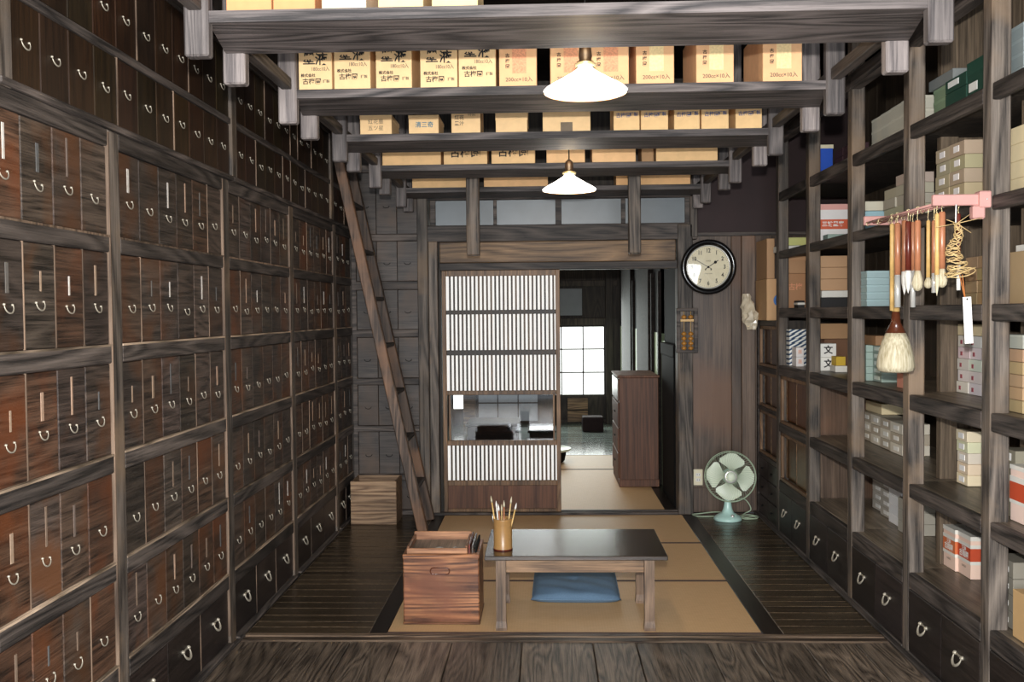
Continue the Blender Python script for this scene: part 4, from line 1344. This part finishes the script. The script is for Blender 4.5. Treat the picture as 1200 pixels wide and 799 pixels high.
CREAM = g((226, 208, 168)); TAN = g((178, 150, 112)); WHT = g((226, 222, 212)); GRY = g((150, 146, 134)); MINT = g((160, 190, 178)); PBLUE = g((150, 182, 190))
RED = g((196, 76, 42)); ORG = g((208, 112, 66)); BRN = g((148, 112, 78)); DGRN = g((24, 66, 52))


def stack(name, cat, adj, place, x, yfar, ncol, wy, wx, z, h, nl, col, grp, sticker=None, lidh=0, jit=.004, topoff=None, z_eps=.001):
    """stacks of equal boxes standing side by side along the shelf, the first column farthest from the viewer"""
    for j in range(ncol):
        n = nl[j] if isinstance(nl, (list, tuple)) else nl
        for k in range(n):
            pos = ('top' if k == n - 1 else FRO[k])
            cname = '' if ncol == 1 else (' of the %s stack' % (['far', 'near'][j] if ncol == 2 else ORD[j]))
            lab = '%s, %s%s, %s' % (adj, pos, cname, place)
            dx = random.uniform(-jit, jit); dy = random.uniform(-jit, jit) * .5
            cc = tuple(c * random.uniform(.9, 1.08) for c in col)
            pbox(name, lab, cat, x + dx, x + wx + dx, yfar - (j + 1) * wy + .002 + dy, yfar - j * wy - .002 + dy, z + z_eps + k * h, h - .0006, cc, grp, lidh, sticker)


# bay behind the brushes (second from the right edge)
F = WN[2] + .155
for j in range(2):
    y1_ = 4.41 - j * .128
    pbox('ink_pack', ['red and white paper pack, farther one of the pair at the bottom shelf', 'red and white paper pack, nearer one beside the post at the bottom shelf'][j], 'pack',
         1.815 + j * .012, 1.905 + j * .012, y1_ - .124, y1_, QZ[5] + .0005, .186, (.86, .62, .5), 'red and white packs',
         band=[(WHT, .9, .999), ((ORG, RED)[j], .42, .72), (WHT, .72, .80), (WHT, .34, .42)],
         texts=[('古\n梅\n園' if 0 else '古梅園', .03, 'white', '-X', 0, .52, .0012), ('三梅', .022, 'white', '-X', 0, .65, .0008), ('古梅園製', .011, 'inkgrey', '-X', 0, .24, 0)])
stack('small_box', 'box', 'cream small box with white label', 'fifth shelf', 1.832, 4.32, 1, .115, .075, QZ[4], .048, 5, g((232, 222, 190)), 'cream labelled boxes by the post',
      ((.95, .93, .9), (.3, .75, .25, .75)))
stack('small_box', 'box', 'white small box with red mark', 'behind paper tag', 1.87, 4.405, 2, .125, .1, QZ[3], .0515, 5, (.76, .70, .66), 'white boxes with red marks',
      (g((150, 70, 80)), (.62, .76, .25, .6)))
pbox('cream_box', 'wide cream lidless box lying on top of the white boxes behind the paper tag', 'box', 1.87, 1.97, 4.16, 4.40, QZ[3] + .2595, .05, CREAM, 'boxes on the shelf behind the tag')
stack('tan_box', 'box', 'tan kraft box', 'behind the straw ornament', 1.86, 4.30, 2, .12, .1, QZ[2], .052, 4, TAN, 'tan boxes behind the ornament', None)
stack('label_box', 'box', 'tan box with white label', 'above pink bracket', 1.74, 4.33, 2, .15, .12, QZ[1], .0585, 5, g((182, 164, 136)), 'tan boxes with white labels above the bracket',
      ((.9, .86, .84), (.35, .7, .3, .75)))
# green boxes
for k in range(3):
    pbox('pale_green_box', 'pale green box, %s of three under the blue-grey one, top shelf' % ['bottom', 'middle', 'top'][k], 'box', 1.72, 1.86, 4.14, 4.30, QZ[0] + .001 + k * .05, .049, g((128, 148, 118)), 'green boxes on the top shelf', .014)
pbox('patterned_box', 'blue-grey marbled box lying on the pale green boxes, top shelf', 'box', 1.71, 1.90, 4.08, 4.33, QZ[0] + .152, .045, g((126, 130, 128)), 'green boxes on the top shelf', .0)
for k, (h0, c, nm) in enumerate([(0, g((206, 176, 40)), 'yellow box under the dark green ones, top shelf'), (.04, DGRN, 'lower dark green box beside the post, top shelf'), (.095, DGRN, 'upper dark green box with white label, top shelf')]):
    pbox('stacked_box', nm, 'box', 1.70, 1.84, 3.93, 4.13, QZ[0] + .001 + h0, (.038, .053, .053)[k], c, 'green boxes on the top shelf', 0, ((.85, .85, .8), (.35, .85, .35, .8)) if k == 2 else None)
pbox('stacked_box', 'dark green box half hidden behind the post, top shelf', 'box', 1.70, 1.84, 3.74, 3.92, QZ[0] + .001, .17, DGRN, 'green boxes on the top shelf', .05, ((.85, .85, .8), (.5, .9, .3, .5)))

# nearest bay
for k in range(4):
    pbox('marbled_box', 'blue-grey marbled box at the right edge, %s of four' % ['bottom', 'second', 'third', 'top'][k], 'box', 1.70, 2.0, 3.47, 3.64, QZ[0] + .001 + k * .051, .050, g((136, 146, 146)), 'marbled boxes at the right edge', .012)
for k in range(4):
    pbox('cream_carton', 'large plain cream box near the right edge, %s of four' % ['bottom', 'second', 'third', 'top'][k], 'box', 1.71, 2.0, 3.46, 3.64, QZ[1] + .001 + k * .0625, .062, CREAM, 'cream boxes at the right edge', .0)
pbox('brown_carton', 'big tan carton at the right edge beside the post', 'carton', 1.72, 2.0, 3.46, 3.64, QZ[2] + .001, .19, TAN, 'cartons at the right edge')
pbox('cream_box', 'small cream box lying on the big tan carton', 'box', 1.75, 1.95, 3.47, 3.62, QZ[2] + .192, .025, WHT, 'cartons at the right edge')
for k in range(5):
    pbox('tan_box', 'brown kraft box at the right edge, %s of five' % ['bottom', 'second', 'third', 'fourth', 'top'][k], 'box', 1.70, 1.98, 3.46, 3.63, QZ[3] + .001 + k * .046, .045, tuple(c * random.uniform(.85, 1.05) for c in TAN), 'brown boxes at the right edge')
pbox('clear_box', 'clear-topped grey box on the brown kraft boxes', 'box', 1.70, 1.98, 3.46, 3.63, QZ[3] + .232, .05, g((170, 172, 160)), 'brown boxes at the right edge', .01)
pbox('ink_pack', 'red and white paper pack at the right edge of view', 'pack', 1.70, 1.79, 3.42, 3.545, QZ[4] + .001, .205, (.88, .66, .56), 'red and white packs',
     band=[(WHT, .7, .8), (RED, .38, .7), (WHT, .32, .38), (WHT, .92, .999)], texts=[('梅', .05, 'white', '-Y', 0, .58, .001), ('液', .035, 'white', '-Y', 0, .44, .001)])
pbox('label_box', 'dark box with white label behind the red pack', 'box', 1.72, 1.86, 3.55, 3.65, QZ[4] + .001, .25, (.20, .18, .13), 'boxes at the right edge', .05, ((.85, .83, .8), (.3, .7, .84, .95)))
for k in range(4):
    pbox('label_box', 'grey-brown box with white label, %s in the lowest right stack' % ['bottom', 'second', 'third', 'top'][k], 'box', 1.69, 1.80, 3.50, 3.64, QZ[5] + .001 + k * .062, .061, (.22, .2, .16), 'grey-brown labelled boxes low at the right edge', 0,
         ((.85, .83, .8), (.25, .65, .3, .62)))
pbox('tan_box', 'tall plain tan box low at the right edge', 'box', 1.66, 1.80, 3.32, 3.44, QZ[5] + .001, .17, g((196, 160, 112)), 'boxes at the right edge')

# third bay (open to the fourth)
G3 = 'grey-white boxes on the top shelf'
for j in range(4):
    yf_ = 5.13 - j * .15
    for k in range(3):
        pbox('grey_box', 'grey-white small box, %s in the %s stack, top shelf' % (['bottom', 'middle', 'top'][k], ['farthest', 'second', 'third', 'nearest'][j]), 'box', 1.73 - .004 * j, 1.86, yf_ - .148, yf_, QZ[0] + .001 + k * .062, .061, g((200, 196, 180)), G3, .012)
pbox('small_grey_box', 'small dim grey box left of the grey-white stacks, top shelf', 'box', 1.74, 1.83, 5.15, 5.28, QZ[0] + .001, .06, g((110, 108, 104)), G3)
x0_ = U(1011, 240, Y=5.2).x
pbox('pale_box', 'pale blue box under the tagged white box', 'box', x0_, 2.0, 5.2, 5.4, QZ[1] + .001, .12, PBLUE, 'boxes left of the pink arm', .04)
b_ = pbox('white_box', 'white box with a small black button left of the pink rack arm', 'box', x0_ - .005, 2.0, 5.18, 5.4, QZ[1] + .122, .05, g((214, 206, 184)), 'boxes left of the pink arm')
part('button', MB().lathe([(0, 0), (.007, .001), (.005, .004), (0, .005)], seg=12, mt=Matrix.Translation((.02, -.11, .025)) @ FY), M['ink'], b_, world=False)
stack('grey_brown_box', 'box', 'grey-brown small box', 'above the far rack arm', 1.74, 4.98, 2, .17, .12, QZ[1], .05, [4, 5], g((182, 172, 150)), 'grey-brown boxes above the rack arm')
xa = U(1016, 340, Y=4.98).x; xb = U(1048, 340, Y=4.98).x
for k in range(5):
    pbox('pale_blue_box', 'pale blue flat box, %s of five, behind the brush handles' % ['bottom', 'second', 'middle', 'fourth', 'top'][k], 'box', xa, xb, 4.98, 5.14, QZ[2] + .001 + k * .0365, .036, g((158, 182, 184)), 'pale blue flat boxes', .01)
# fourth shelf: mint packs
for j in range(2):
    for k in range(5):
        pbox('mint_pack', 'pale green packet, %s of the %s pile behind the giant brush head' % (FRO[k], ['left', 'right'][j]), 'packet', U(1015 + j * 18, 430, Y=5.12 - j * .14).x, U(1015 + j * 18, 430, Y=5.12 - j * .14).x + .10, 5.12 - j * .14, 5.25 - j * .14,
             QZ[3] + .001 + k * .038, .0375, g((150, 168, 158)), 'pale green packets behind the giant brush', 0, ((.66, .74, .68), (.2, .8, .3, .8)))
pbox('brown_board_box', 'brown kraft box on top of the pale green packets', 'box', U(1014, 395, Y=5.16).x, U(1036, 395, Y=5.16).x, 5.0, 5.26, QZ[3] + .192, .05, BRN, 'boxes behind the giant brush')
pbox('pink_box', 'salmon pink small box below the giant brush head', 'box', 1.70, 1.78, 4.55, 4.68, QZ[3] + .001, .07, g((206, 140, 118)), 'boxes behind the giant brush')
# fifth and sixth shelves of third bay
for j in range(4):
    yf_ = 5.80 - j * .18
    for k in range(3):
        pbox('label_box', 'cream labelled box, %s in the %s stack, under the giant brush' % (['bottom', 'middle', 'top'][k], ['farthest', 'second', 'third', 'nearest'][j]), 'box', 1.90 - .008 * j, 2.02, yf_ - .175, yf_,
             QZ[4] + .001 + k * .056, .055, (.74, .68, .56) if (j + k) % 2 else (.5, .43, .33), 'labelled boxes under the giant brush', 0, ((.9, .88, .82), (.3, .7, .3, .72)))
pbox('cream_box', 'cream box lying at the back above the labelled boxes', 'box', 1.93, 2.14, 5.55, 5.82, QZ[4] + .17, .06, CREAM, 'labelled boxes under the giant brush')
for j in range(3):
    yf_ = 5.70 - j * .19
    for k in range(4):
        pbox('small_white_box', '%s box, %s in its stack, lowest open shelf' % (['grey labelled farthest', 'dark grey labelled', 'bright white'][j], FRO[k]), 'box', 1.93 - .02 * j, 2.06, yf_ - .185, yf_,
             QZ[5] + .001 + k * .052, .051, [(.5, .46, .4), (.45, .41, .35), (.86, .85, .84)][j], 'boxes on the lowest open shelf', 0, ((.8, .78, .74), (.3, .7, .3, .7)) if j < 2 else None)
for k in range(3):
    pbox('grey_box', 'grey-cream box, %s of three, beside the bright white stack' % ['bottom', 'middle', 'top'][k], 'box', 1.86, 2.0, 4.96, 5.1, QZ[5] + .001 + k * .06, .059, g((176, 170, 156)), 'boxes on the lowest open shelf')
# fourth bay
xa = U(959, 185, Y=6.0).x; xb = U(976, 185, Y=6.0).x
b_ = pbox('blue_book', 'bright blue thick book standing on the top shelf', 'book', xa, xb, 6.0, 6.14, QZ[0] + .001, .19, g((26, 82, 190)), 'goods in the far shelf bays')
part('page_block', MB().box(-.05, .05, -.065, .065, .1895, .213, .001), M['dialcream'], b_, world=False, label='cream top edge')
for j in range(2):
    for k in range(3):
        pbox('maroon_box', 'dark maroon box, %s of the %s pile beside the blue book' % (['bottom', 'middle', 'top'][k], ['far', 'near'][j]), 'box', 1.76, 1.86, 5.72 - j * .16, 5.87 - j * .16, QZ[0] + .001 + k * .05, .049, g((62, 36, 42)), 'maroon boxes by the blue book')
xa = U(958, 250, Y=6.02).x; xb = U(994, 250, Y=6.02).x
pbox('white_red_box', 'white box with red band and white characters, second shelf', 'box', xa, xb, 6.02, 6.2, QZ[1] + .001, .25, (.84, .80, .77), 'goods in the far shelf bays', band=[(g((214, 96, 60)), .38, .62), (g((230, 170, 160)), .86, .999)],
     texts=[('三枝墨客', .034, 'white', '-Y', 0, .5, .001)])
pbox('striped_box', 'flat box with blue and cream diagonal stripes before the white and red box', 'box', U(970, 272, Y=5.9).x, U(990, 272, Y=5.9).x, 5.9, 6.0, QZ[1] + .001, .055, g((150, 170, 160)), 'goods in the far shelf bays')
xa = U(960, 330, Y=6.0).x; xb = U(993, 330, Y=6.0).x
for k in range(3):
    pbox('tan_box', 'tan flat carton, %s of three above a white one' % ['bottom', 'middle', 'top'][k], 'box', xa, xb, 6.0, 6.2, QZ[2] + .105 + k * .072, .071, g((190, 150, 112)), 'tan cartons in the fourth bay')
pbox('white_box', 'white flat box under the three tan cartons', 'box', xa + .01, xb, 5.98, 6.2, QZ[2] + .062, .042, WHT, 'tan cartons in the fourth bay')
pbox('dark_box', 'black flat box at the bottom of the tan cartons', 'box', xa + .01, xb, 6.0, 6.2, QZ[2] + .001, .06, g((30, 28, 28)), 'tan cartons in the fourth bay')
pbox('long_kraft_box', 'long kraft box at the back, above the boxes with a black character', 'box', U(961, 392, Y=6.3).x, U(995, 392, Y=6.3).x, 6.3, 6.5, QZ[3] + .19, .10, g((176, 136, 96)), 'fourth shelf goods')
pbox('kraft_stand', 'brown kraft block holding up the long box', 'box', U(966, 405, Y=6.32).x, U(994, 405, Y=6.32).x, 6.32, 6.45, QZ[3] + .001, .187, g((120, 84, 58)), 'fourth shelf goods')
for k in range(2):
    pbox('white_box', ['lower', 'upper'][k] + ' white box with a black brushed character, fourth bay', 'box', U(961, 420, Y=5.98).x, U(980, 420, Y=5.98).x, 5.98, 6.1, QZ[3] + .001 + k * .085, .084, (.84, .82, .76), 'fourth shelf goods', texts=[('文', .055, 'ink', '-Y', 0, .5, .0015)])
pbox('yellow_box', 'small yellow box with dark print on the fourth shelf', 'box', U(980, 424, Y=5.85).x, U(991, 424, Y=5.85).x, 5.85, 5.95, QZ[3] + .04, .055, g((206, 170, 50)), 'fourth shelf goods')
pbox('white_box', 'low white box under the small yellow box', 'box', U(979, 432, Y=5.84).x, U(993, 432, Y=5.84).x, 5.84, 5.95, QZ[3] + .001, .038, WHT, 'fourth shelf goods')
# fifth bay
pbox('yellow_edged_box', 'white and yellow box on the second shelf of the fifth bay', 'box', U(921, 285, Y=6.72).x, U(945, 285, Y=6.72).x, 6.72, 6.86, QZ[1] + .045, .055, g((206, 206, 130)), 'fifth bay goods')
pbox('white_box', 'thin white box under the white and yellow box', 'box', U(917, 290, Y=6.6).x, U(942, 290, Y=6.6).x, 6.70, 6.86, QZ[1] + .001, .042, WHT, 'fifth bay goods')
xa = U(920, 330, Y=6.75).x; xb = U(944, 330, Y=6.75).x
pbox('brown_carton', 'orange-brown carton with faded red print, lower of two, fifth bay', 'carton', xa, xb, 6.75, 6.95, QZ[2] + .001, .24, g((176, 128, 88)), 'fifth bay goods', texts=[('古梅', .05, 'stampred', '-Y', 0, .6, .001)])
pbox('brown_carton', 'orange-brown flat carton, upper of two, fifth bay', 'carton', xa, xb, 6.75, 6.95, QZ[2] + .242, .12, g((182, 138, 98)), 'fifth bay goods', .03)
pbox('black_white_box', 'small black box with a white end in front of the brown carton', 'box', U(935, 356, Y=6.6).x, U(943, 356, Y=6.6).x, 6.6, 6.7, QZ[2] + .001, .05, g((30, 30, 30)), 'fifth bay goods', band=[(WHT, .4, .7)])


def stripe_mat():
    m, nt, b = newmat('blue_white_stripe'); L = nt.links.new
    tc = nd(nt, 'ShaderNodeTexCoord'); mp = nd(nt, 'ShaderNodeMapping'); mp.inputs['Rotation'].default_value = (0, radians(28), 0)
    L(tc.outputs['Object'], mp.inputs[0])
    w = nd(nt, 'ShaderNodeTexWave'); w.inputs['Scale'].default_value = 14; w.bands_direction = 'Z'; L(mp.outputs[0], w.inputs['Vector'])
    rp = ramp(nt, [(.48, g((30, 62, 96))), (.56, g((232, 232, 226)))]); L(w.outputs['Fac'], rp.inputs[0]); L(rp.outputs[0], b.inputs['Base Color'])
    b.inputs['Roughness'].default_value = .5
    return m


M['stripe'] = stripe_mat()
xa = 1.665; xb = U(935, 410, Y=6.62).x
for k in range(8):
    r = solid('striped_box', MB().box(1.66, 1.66 + .14, 6.56, 6.70, QZ[3] + .001 + k * .031, QZ[3] + .031 + k * .031, .0015), M['stripe'],
              'blue and white striped flat box, %s of eight' % ['bottom', 'second', 'third', 'fourth', 'fifth', 'sixth', 'seventh', 'top'][k], 'box', group='blue and white striped boxes')
for k in range(2):
    pbox('white_box', ['lower', 'upper'][k] + ' small white box right of the blue striped ones', 'box', U(933, 425, Y=6.45).x, U(942, 425, Y=6.45).x, 6.45, 6.56, QZ[3] + .001 + k * .065, .064, (.8, .76, .74), 'fifth bay goods', texts=[('墨', .03, 'stampred', '-Y', 0, .5, .0)])
# big cartons on the end cupboard
pbox('large_carton', 'large cardboard box with a blue ring, standing on the end cupboard', 'carton', 1.60, 1.73, 6.96, 7.32, 1.4705, .30, g((196, 156, 112)), 'cardboard boxes on the end cupboard')
rg = bpy.context.scene.objects
lc = [o for o in bpy.data.objects if o.name.startswith('large_carton')][-1]
part('ring_mark', MB().tube([(.03 + .038 * cos(a), -.181, .145 + .038 * sin(a)) for a in [2 * pi * k / 32 for k in range(32)]], .010, 6, closed=True), plain('ring_blue', g((70, 120, 190)), .6), lc, world=False, label='blue printed ring')
pbox('large_carton', 'large cardboard box stacked on the blue-ringed one', 'carton', 1.605, 1.66, 6.975, 7.32, 1.7715, .29, g((176, 138, 100)), 'cardboard boxes on the end cupboard')

# crumpled plastic bag
random.seed(3)
m = MB(); vs = []; fs = []; NU, NV = 12, 14
for i in range(NU):
    for j in range(NV):
        q = i / (NU - 1); a = 2 * pi * j / NV
        rad = (.018 + .035 * sin(pi * min(1, q * .85 + .12))) * (1 + .35 * random.uniform(-1, 1))
        vs.append((1.515 + .045 * (1 - q) - .02 + rad * cos(a) * 1.0 + .015, 7.27 + rad * .6 * sin(a) - .03, 1.40 + q * .27))
for i in range(NU - 1):
    for j in range(NV): fs.append((i * NV + j, i * NV + (j + 1) % NV, (i + 1) * NV + (j + 1) % NV, (i + 1) * NV + j))
fs.append(tuple(range(NV))[::-1]); fs.append(tuple((NU - 1) * NV + j for j in range(NV)))
m._add(vs, fs, .5, False)
o = solid('plastic_bag', m, plain('cloudy_plastic', g((196, 184, 160)), .25, noise=.15), 'crumpled cloudy plastic bag hanging beside the cardboard boxes', 'plastic bag')

# ================================================================= brush rack and hanging brushes
r = thing('brush_rack', 'pale pink wooden brush rack with two arms fixed to the shelf posts', 'rack', (1.5, 3.9, 1.9))
part('arm', MB().box(1.405, 1.607, 3.515, 3.535, 1.915, 1.955, .003), M['pink'], r)
part('bracket', MB().box(1.565, 1.607, 3.500, 3.550, 1.905, 1.965, .004).box(1.545, 1.59, 3.508, 3.545, 1.865, 1.915, .006), M['pink'], r)
part('arm', MB().box(1.415, 1.607, 4.29, 4.31, 1.915, 1.955, .003), M['pink'], r)
rods = [1.425, 1.455, 1.485]
for x in rods:
    part('rail', MB().tube([(x, 3.52, 1.925), (x, 4.30, 1.925)], .0045, 8), M['pink'], r)
for k in range(9):
    yk = 4.27 - k * .05 - (.18 if k > 6 else 0)
    part('spare_hook', MB().tube([(rods[k % 3] + .008 * cos(t), yk, 1.918 + .008 * sin(t)) for t in [2 * pi * q / 10 for q in range(9)]], .0015, 5), M['brass'], r)
part('screw', MB().lathe([(.004, 0), (.003, .002), (0, .0025)], seg=10, mt=Matrix.Translation((1.59, 3.5, 1.935)) @ FY), M['steel'], r)


def hbrush(px_c, xr, v_top, v_h, v_f, v_tip, hw, bw, hm, fm, bm, shape, label, grp='brushes hanging from the rack'):
    """a brush hung by a loop from a rack rail; lengths come from rows in the photograph at the brush's real distance"""
    Y = U(px_c, 250, X=xr).y
    Y = max(3.53, min(4.28, Y))
    zt = U(px_c, v_top, Y=Y).z; zh = U(px_c, v_h, Y=Y).z; zf = U(px_c, v_f, Y=Y).z; ze = U(px_c, v_tip, Y=Y).z
    k = Y / FPX
    a, b = hw * k / 2, bw * k / 2
    rr = thing('hanging_brush', label, 'brush', (xr, Y, ze), 0, grp)
    z = lambda q: q - ze
    part('handle', MB().lathe([(0, z(zt)), (a * .7, z(zt)), (a, z(zt) - .006), (a, (z(zt) + z(zh)) / 2), (a * 1.02, z(zh))], seg=14), M[hm], rr, world=False)
    if zf < zh - .002:
        part('ferrule', MB().lathe([(a * .98, z(zh) + .001), (a * .98, z(zf))] if fm != 'horn' else [(a, z(zh) + .001), (a * 1.3, z(zh) * .5 + z(zf) * .5), (b * .55, z(zf))], seg=18), M[fm], rr, world=False)
    L = z(zf)
    if L > .004:
        if shape == 'bulb':
            pr = [(a * .9, 1), (b * .62, .85), (b * .92, .6), (b, .38), (b * .85, .16), (b * .45, .03), (0, 0)]
        elif shape == 'giant':
            pr = [(b * .52, 1), (b * .70, .82), (b * .85, .6), (b * .96, .36), (b, .16), (b * .93, .05), (b * .7, .0), (0, .0)]
        else:
            pr = [(a * .95, 1), (b, .8), (b * .9, .5), (b * .45, .2), (0, 0)]
        part('bristles', MB().lathe([(q, w * L) for q, w in pr], seg=24), M[bm], rr, world=False)
    hk = MB()
    top_ = 1.925 - ze
    pts = [(0, .0, z(zt) - .002)] + [(.0, .006 * sin(t), z(zt) + .006 + .005 * (1 - cos(t))) for t in (.5, 1.6, 2.6)] + [(0, 0, max(z(zt) + .02, top_ - .008)), (.007, 0, top_ + .004), (0, 0, top_ + .008), (-.007, 0, top_ + .002)]
    part('hook', hk.tube(pts, .0017, 6), M['brass'], rr, world=False)


hb = hbrush
hb(1050, 1.455, 266, 365, 390, 436, 8.5, 42, 'bambo', 'horn', 'bristle', 'giant', 'giant brush with a huge cream bristle head and bamboo handle')
hb(1045.5, 1.425, 262, 325, 364, 365, 5, 5, 'bambo', 'bambo', 'bambo', 'pt', 'thin pale bamboo brush at the left end of the rack, before the giant one')
hb(1052, 1.425, 261, 322, 360, 361, 7, 6, 'hbrown', 'steel', 'steel', 'pt', 'orange-brown brush with long silver cap, leftmost thick handle')
hb(1060, 1.485, 258, 318, 318, 346, 6.5, 7, 'hbrown', 'white', 'bristlew', 'pt', 'brown brush with long white bristles, hanging left of the giant-headed pair')
hb(1064.5, 1.425, 259, 317, 317, 344, 6.5, 8, 'hdark', 'white', 'bristlew', 'pt', 'dark red-brown brush with white pointed bristles')
hb(1070, 1.455, 260, 317, 360, 361, 6, 6, 'hbrown', 'steel', 'steel', 'pt', 'brown brush with the longest silver cap below its handle')
hb(1075.5, 1.425, 258, 317, 317, 341, 7, 12, 'hbrown', 'white', 'bristle', 'bulb', 'orange-brown brush with plump cream head near the rack middle')
hb(1088, 1.455, 258, 325, 325, 338, 4.5, 9, 'bambo', 'white', 'bristle', 'bulb', 'slender spotted bamboo brush with small round tip')
hb(1095, 1.455, 258, 320, 343, 344, 6, 5, 'hbrown', 'steel', 'steel', 'pt', 'brown brush with short silver cap right of the slender bamboo one')
hb(1099.5, 1.425, 250, 322, 322, 347, 5, 5, 'bambo', 'white', 'bristle', 'pt', 'thin bamboo brush with pinkish pointed tip')
hb(1104, 1.455, 248, 315, 315, 337, 7.5, 12, 'hbrown', 'white', 'bristle', 'bulb', 'thick orange-brown brush with plump cream head, right of the row')
hb(1123.5, 1.53, 250, 310, 340, 341, 4.5, 4.5, 'hdark', 'white', 'bristlew', 'pt', 'dark red brush behind the straw ornament')
hb(1067, 1.455, 262, 322, 337, 338, 4, 4, 'hdark', 'steel', 'steel', 'pt', 'thin dark brush between the silver-capped ones')

# straw ornament
random.seed(8)
Yo = 3.50
P0 = U(1120, 262, Y=Yo)
ox = P0.x
r = thing('straw_ornament', 'twisted straw ornament with a white paper tag hanging under the rack arm', 'ornament', (ox, Yo, U(1120, 400, Y=Yo).z))
zO = U(1120, 400, Y=Yo).z
zA, zB2 = P0.z - zO, U(1120, 322, Y=Yo).z - zO
st = MB()
for q in range(3):
    pts = []
    for k in range(90):
        t = k / 89
        rad = .010 + .032 * t ** 1.2
        a = t * (15 + 2 * q) * 2 * pi * .42 + q * 2.1
        pts.append((rad * cos(a) + .012 * sin(t * 9) * (1 - t * .3), rad * .8 * sin(a), zA + (zB2 - zA) * t + .006 * sin(a * 2.3 + q)))
    st.tube(pts, .0018, 5)
for k in range(2):
    pts = [(.02 + .05 * cos(a), .02 * sin(a), zB2 + .008 + .018 * sin(a + .6 + k)) for a in [2 * pi * i / 24 for i in range(24)]]
    st.tube(pts, .002, 5, closed=True)
part('twisted_straw', st, M['straw'], r, world=False)
cr = MB()
for a, L in ((radians(12), .09), (radians(-35), .06), (radians(190), .075), (radians(35), .055), (radians(160), .04)):
    cr.tube([(0, -.01, zA), (L * cos(a), -.012, zA + L * sin(a))], .0013, 5)
part('straw_star', cr, M['straw'], r, world=False)
part('white_cord', MB().tube([(0, 0, zA), (.001, 0, 1.917 - zO)], .0025, 6), M['white'], r, world=False)
zt_ = U(1120, 348, Y=Yo).z - zO
part('orange_cord', MB().tube([(.012, -.005, zB2), (.03, -.005, zt_)], .0018, 6).tube([(.022, -.005, zB2), (.032, -.005, zt_)], .0018, 6), M['orange'], r, world=False)
tg = MB(); mt = Matrix.Translation((.037, -.008, zt_)) @ Matrix.Rotation(radians(-3), 4, 'Y')
tg.box(-.015, .015, -.001, .001, -.168, 0, .0005, .5, mt)
t_ = part('paper_tag', tg, M['white'], r, world=False, label='long white paper tag')
part('eyelet', MB().lathe([(.0025, 0), (.0035, .0015)], seg=10, mt=mt @ Matrix.Translation((0, -.001, -.008)) @ FY), M['ink'], t_, world=False)

# ================================================================= light
def area(name, loc, rot, sx, sy, e, col=(1, 1, 1)):
    l = bpy.data.lights.new(name, 'AREA'); l.shape = 'RECTANGLE'; l.size = sx; l.size_y = sy; l.energy = e; l.color = col
    o = bpy.data.objects.new(name, l); C.objects.link(o); o.location = loc; o.rotation_euler = rot
    return o


l = bpy.data.lights.new('camera_flash', 'POINT'); l.energy = 560; l.color = (1, .985, .96); l.shadow_soft_size = .025
o = bpy.data.objects.new('camera_flash', l); C.objects.link(o); o.location = (.0, -.02, 1.70)
area('open_shop_front', (0, -1.4, 1.5), (radians(90), 0, 0), 3.0, 2.2, 200, (.90, .95, 1))
area('rear_window_light', (.2, 12.9, 1.1), (radians(-90), 0, 0), 1.6, 1.2, 40, (.93, 1, .95))
area('rear_room_light', (-.4, 9.2, 2.3), (0, 0, 0), 1.5, 1.5, 18, (1, .96, .9))

w = bpy.data.worlds.new('world'); scene.world = w; w.use_nodes = True
bg = w.node_tree.nodes['Background']; bg.inputs[0].default_value = (.8, .88, 1, 1); bg.inputs[1].default_value = .6

scene.view_settings.view_transform = 'Standard'
scene.view_settings.look = 'None'
scene.view_settings.exposure = 0.2
scene.view_settings.gamma = 1.0
scene.cycles.max_bounces = 6
scene.cycles.use_denoising = True
scene.cycles.sample_clamp_indirect = 4
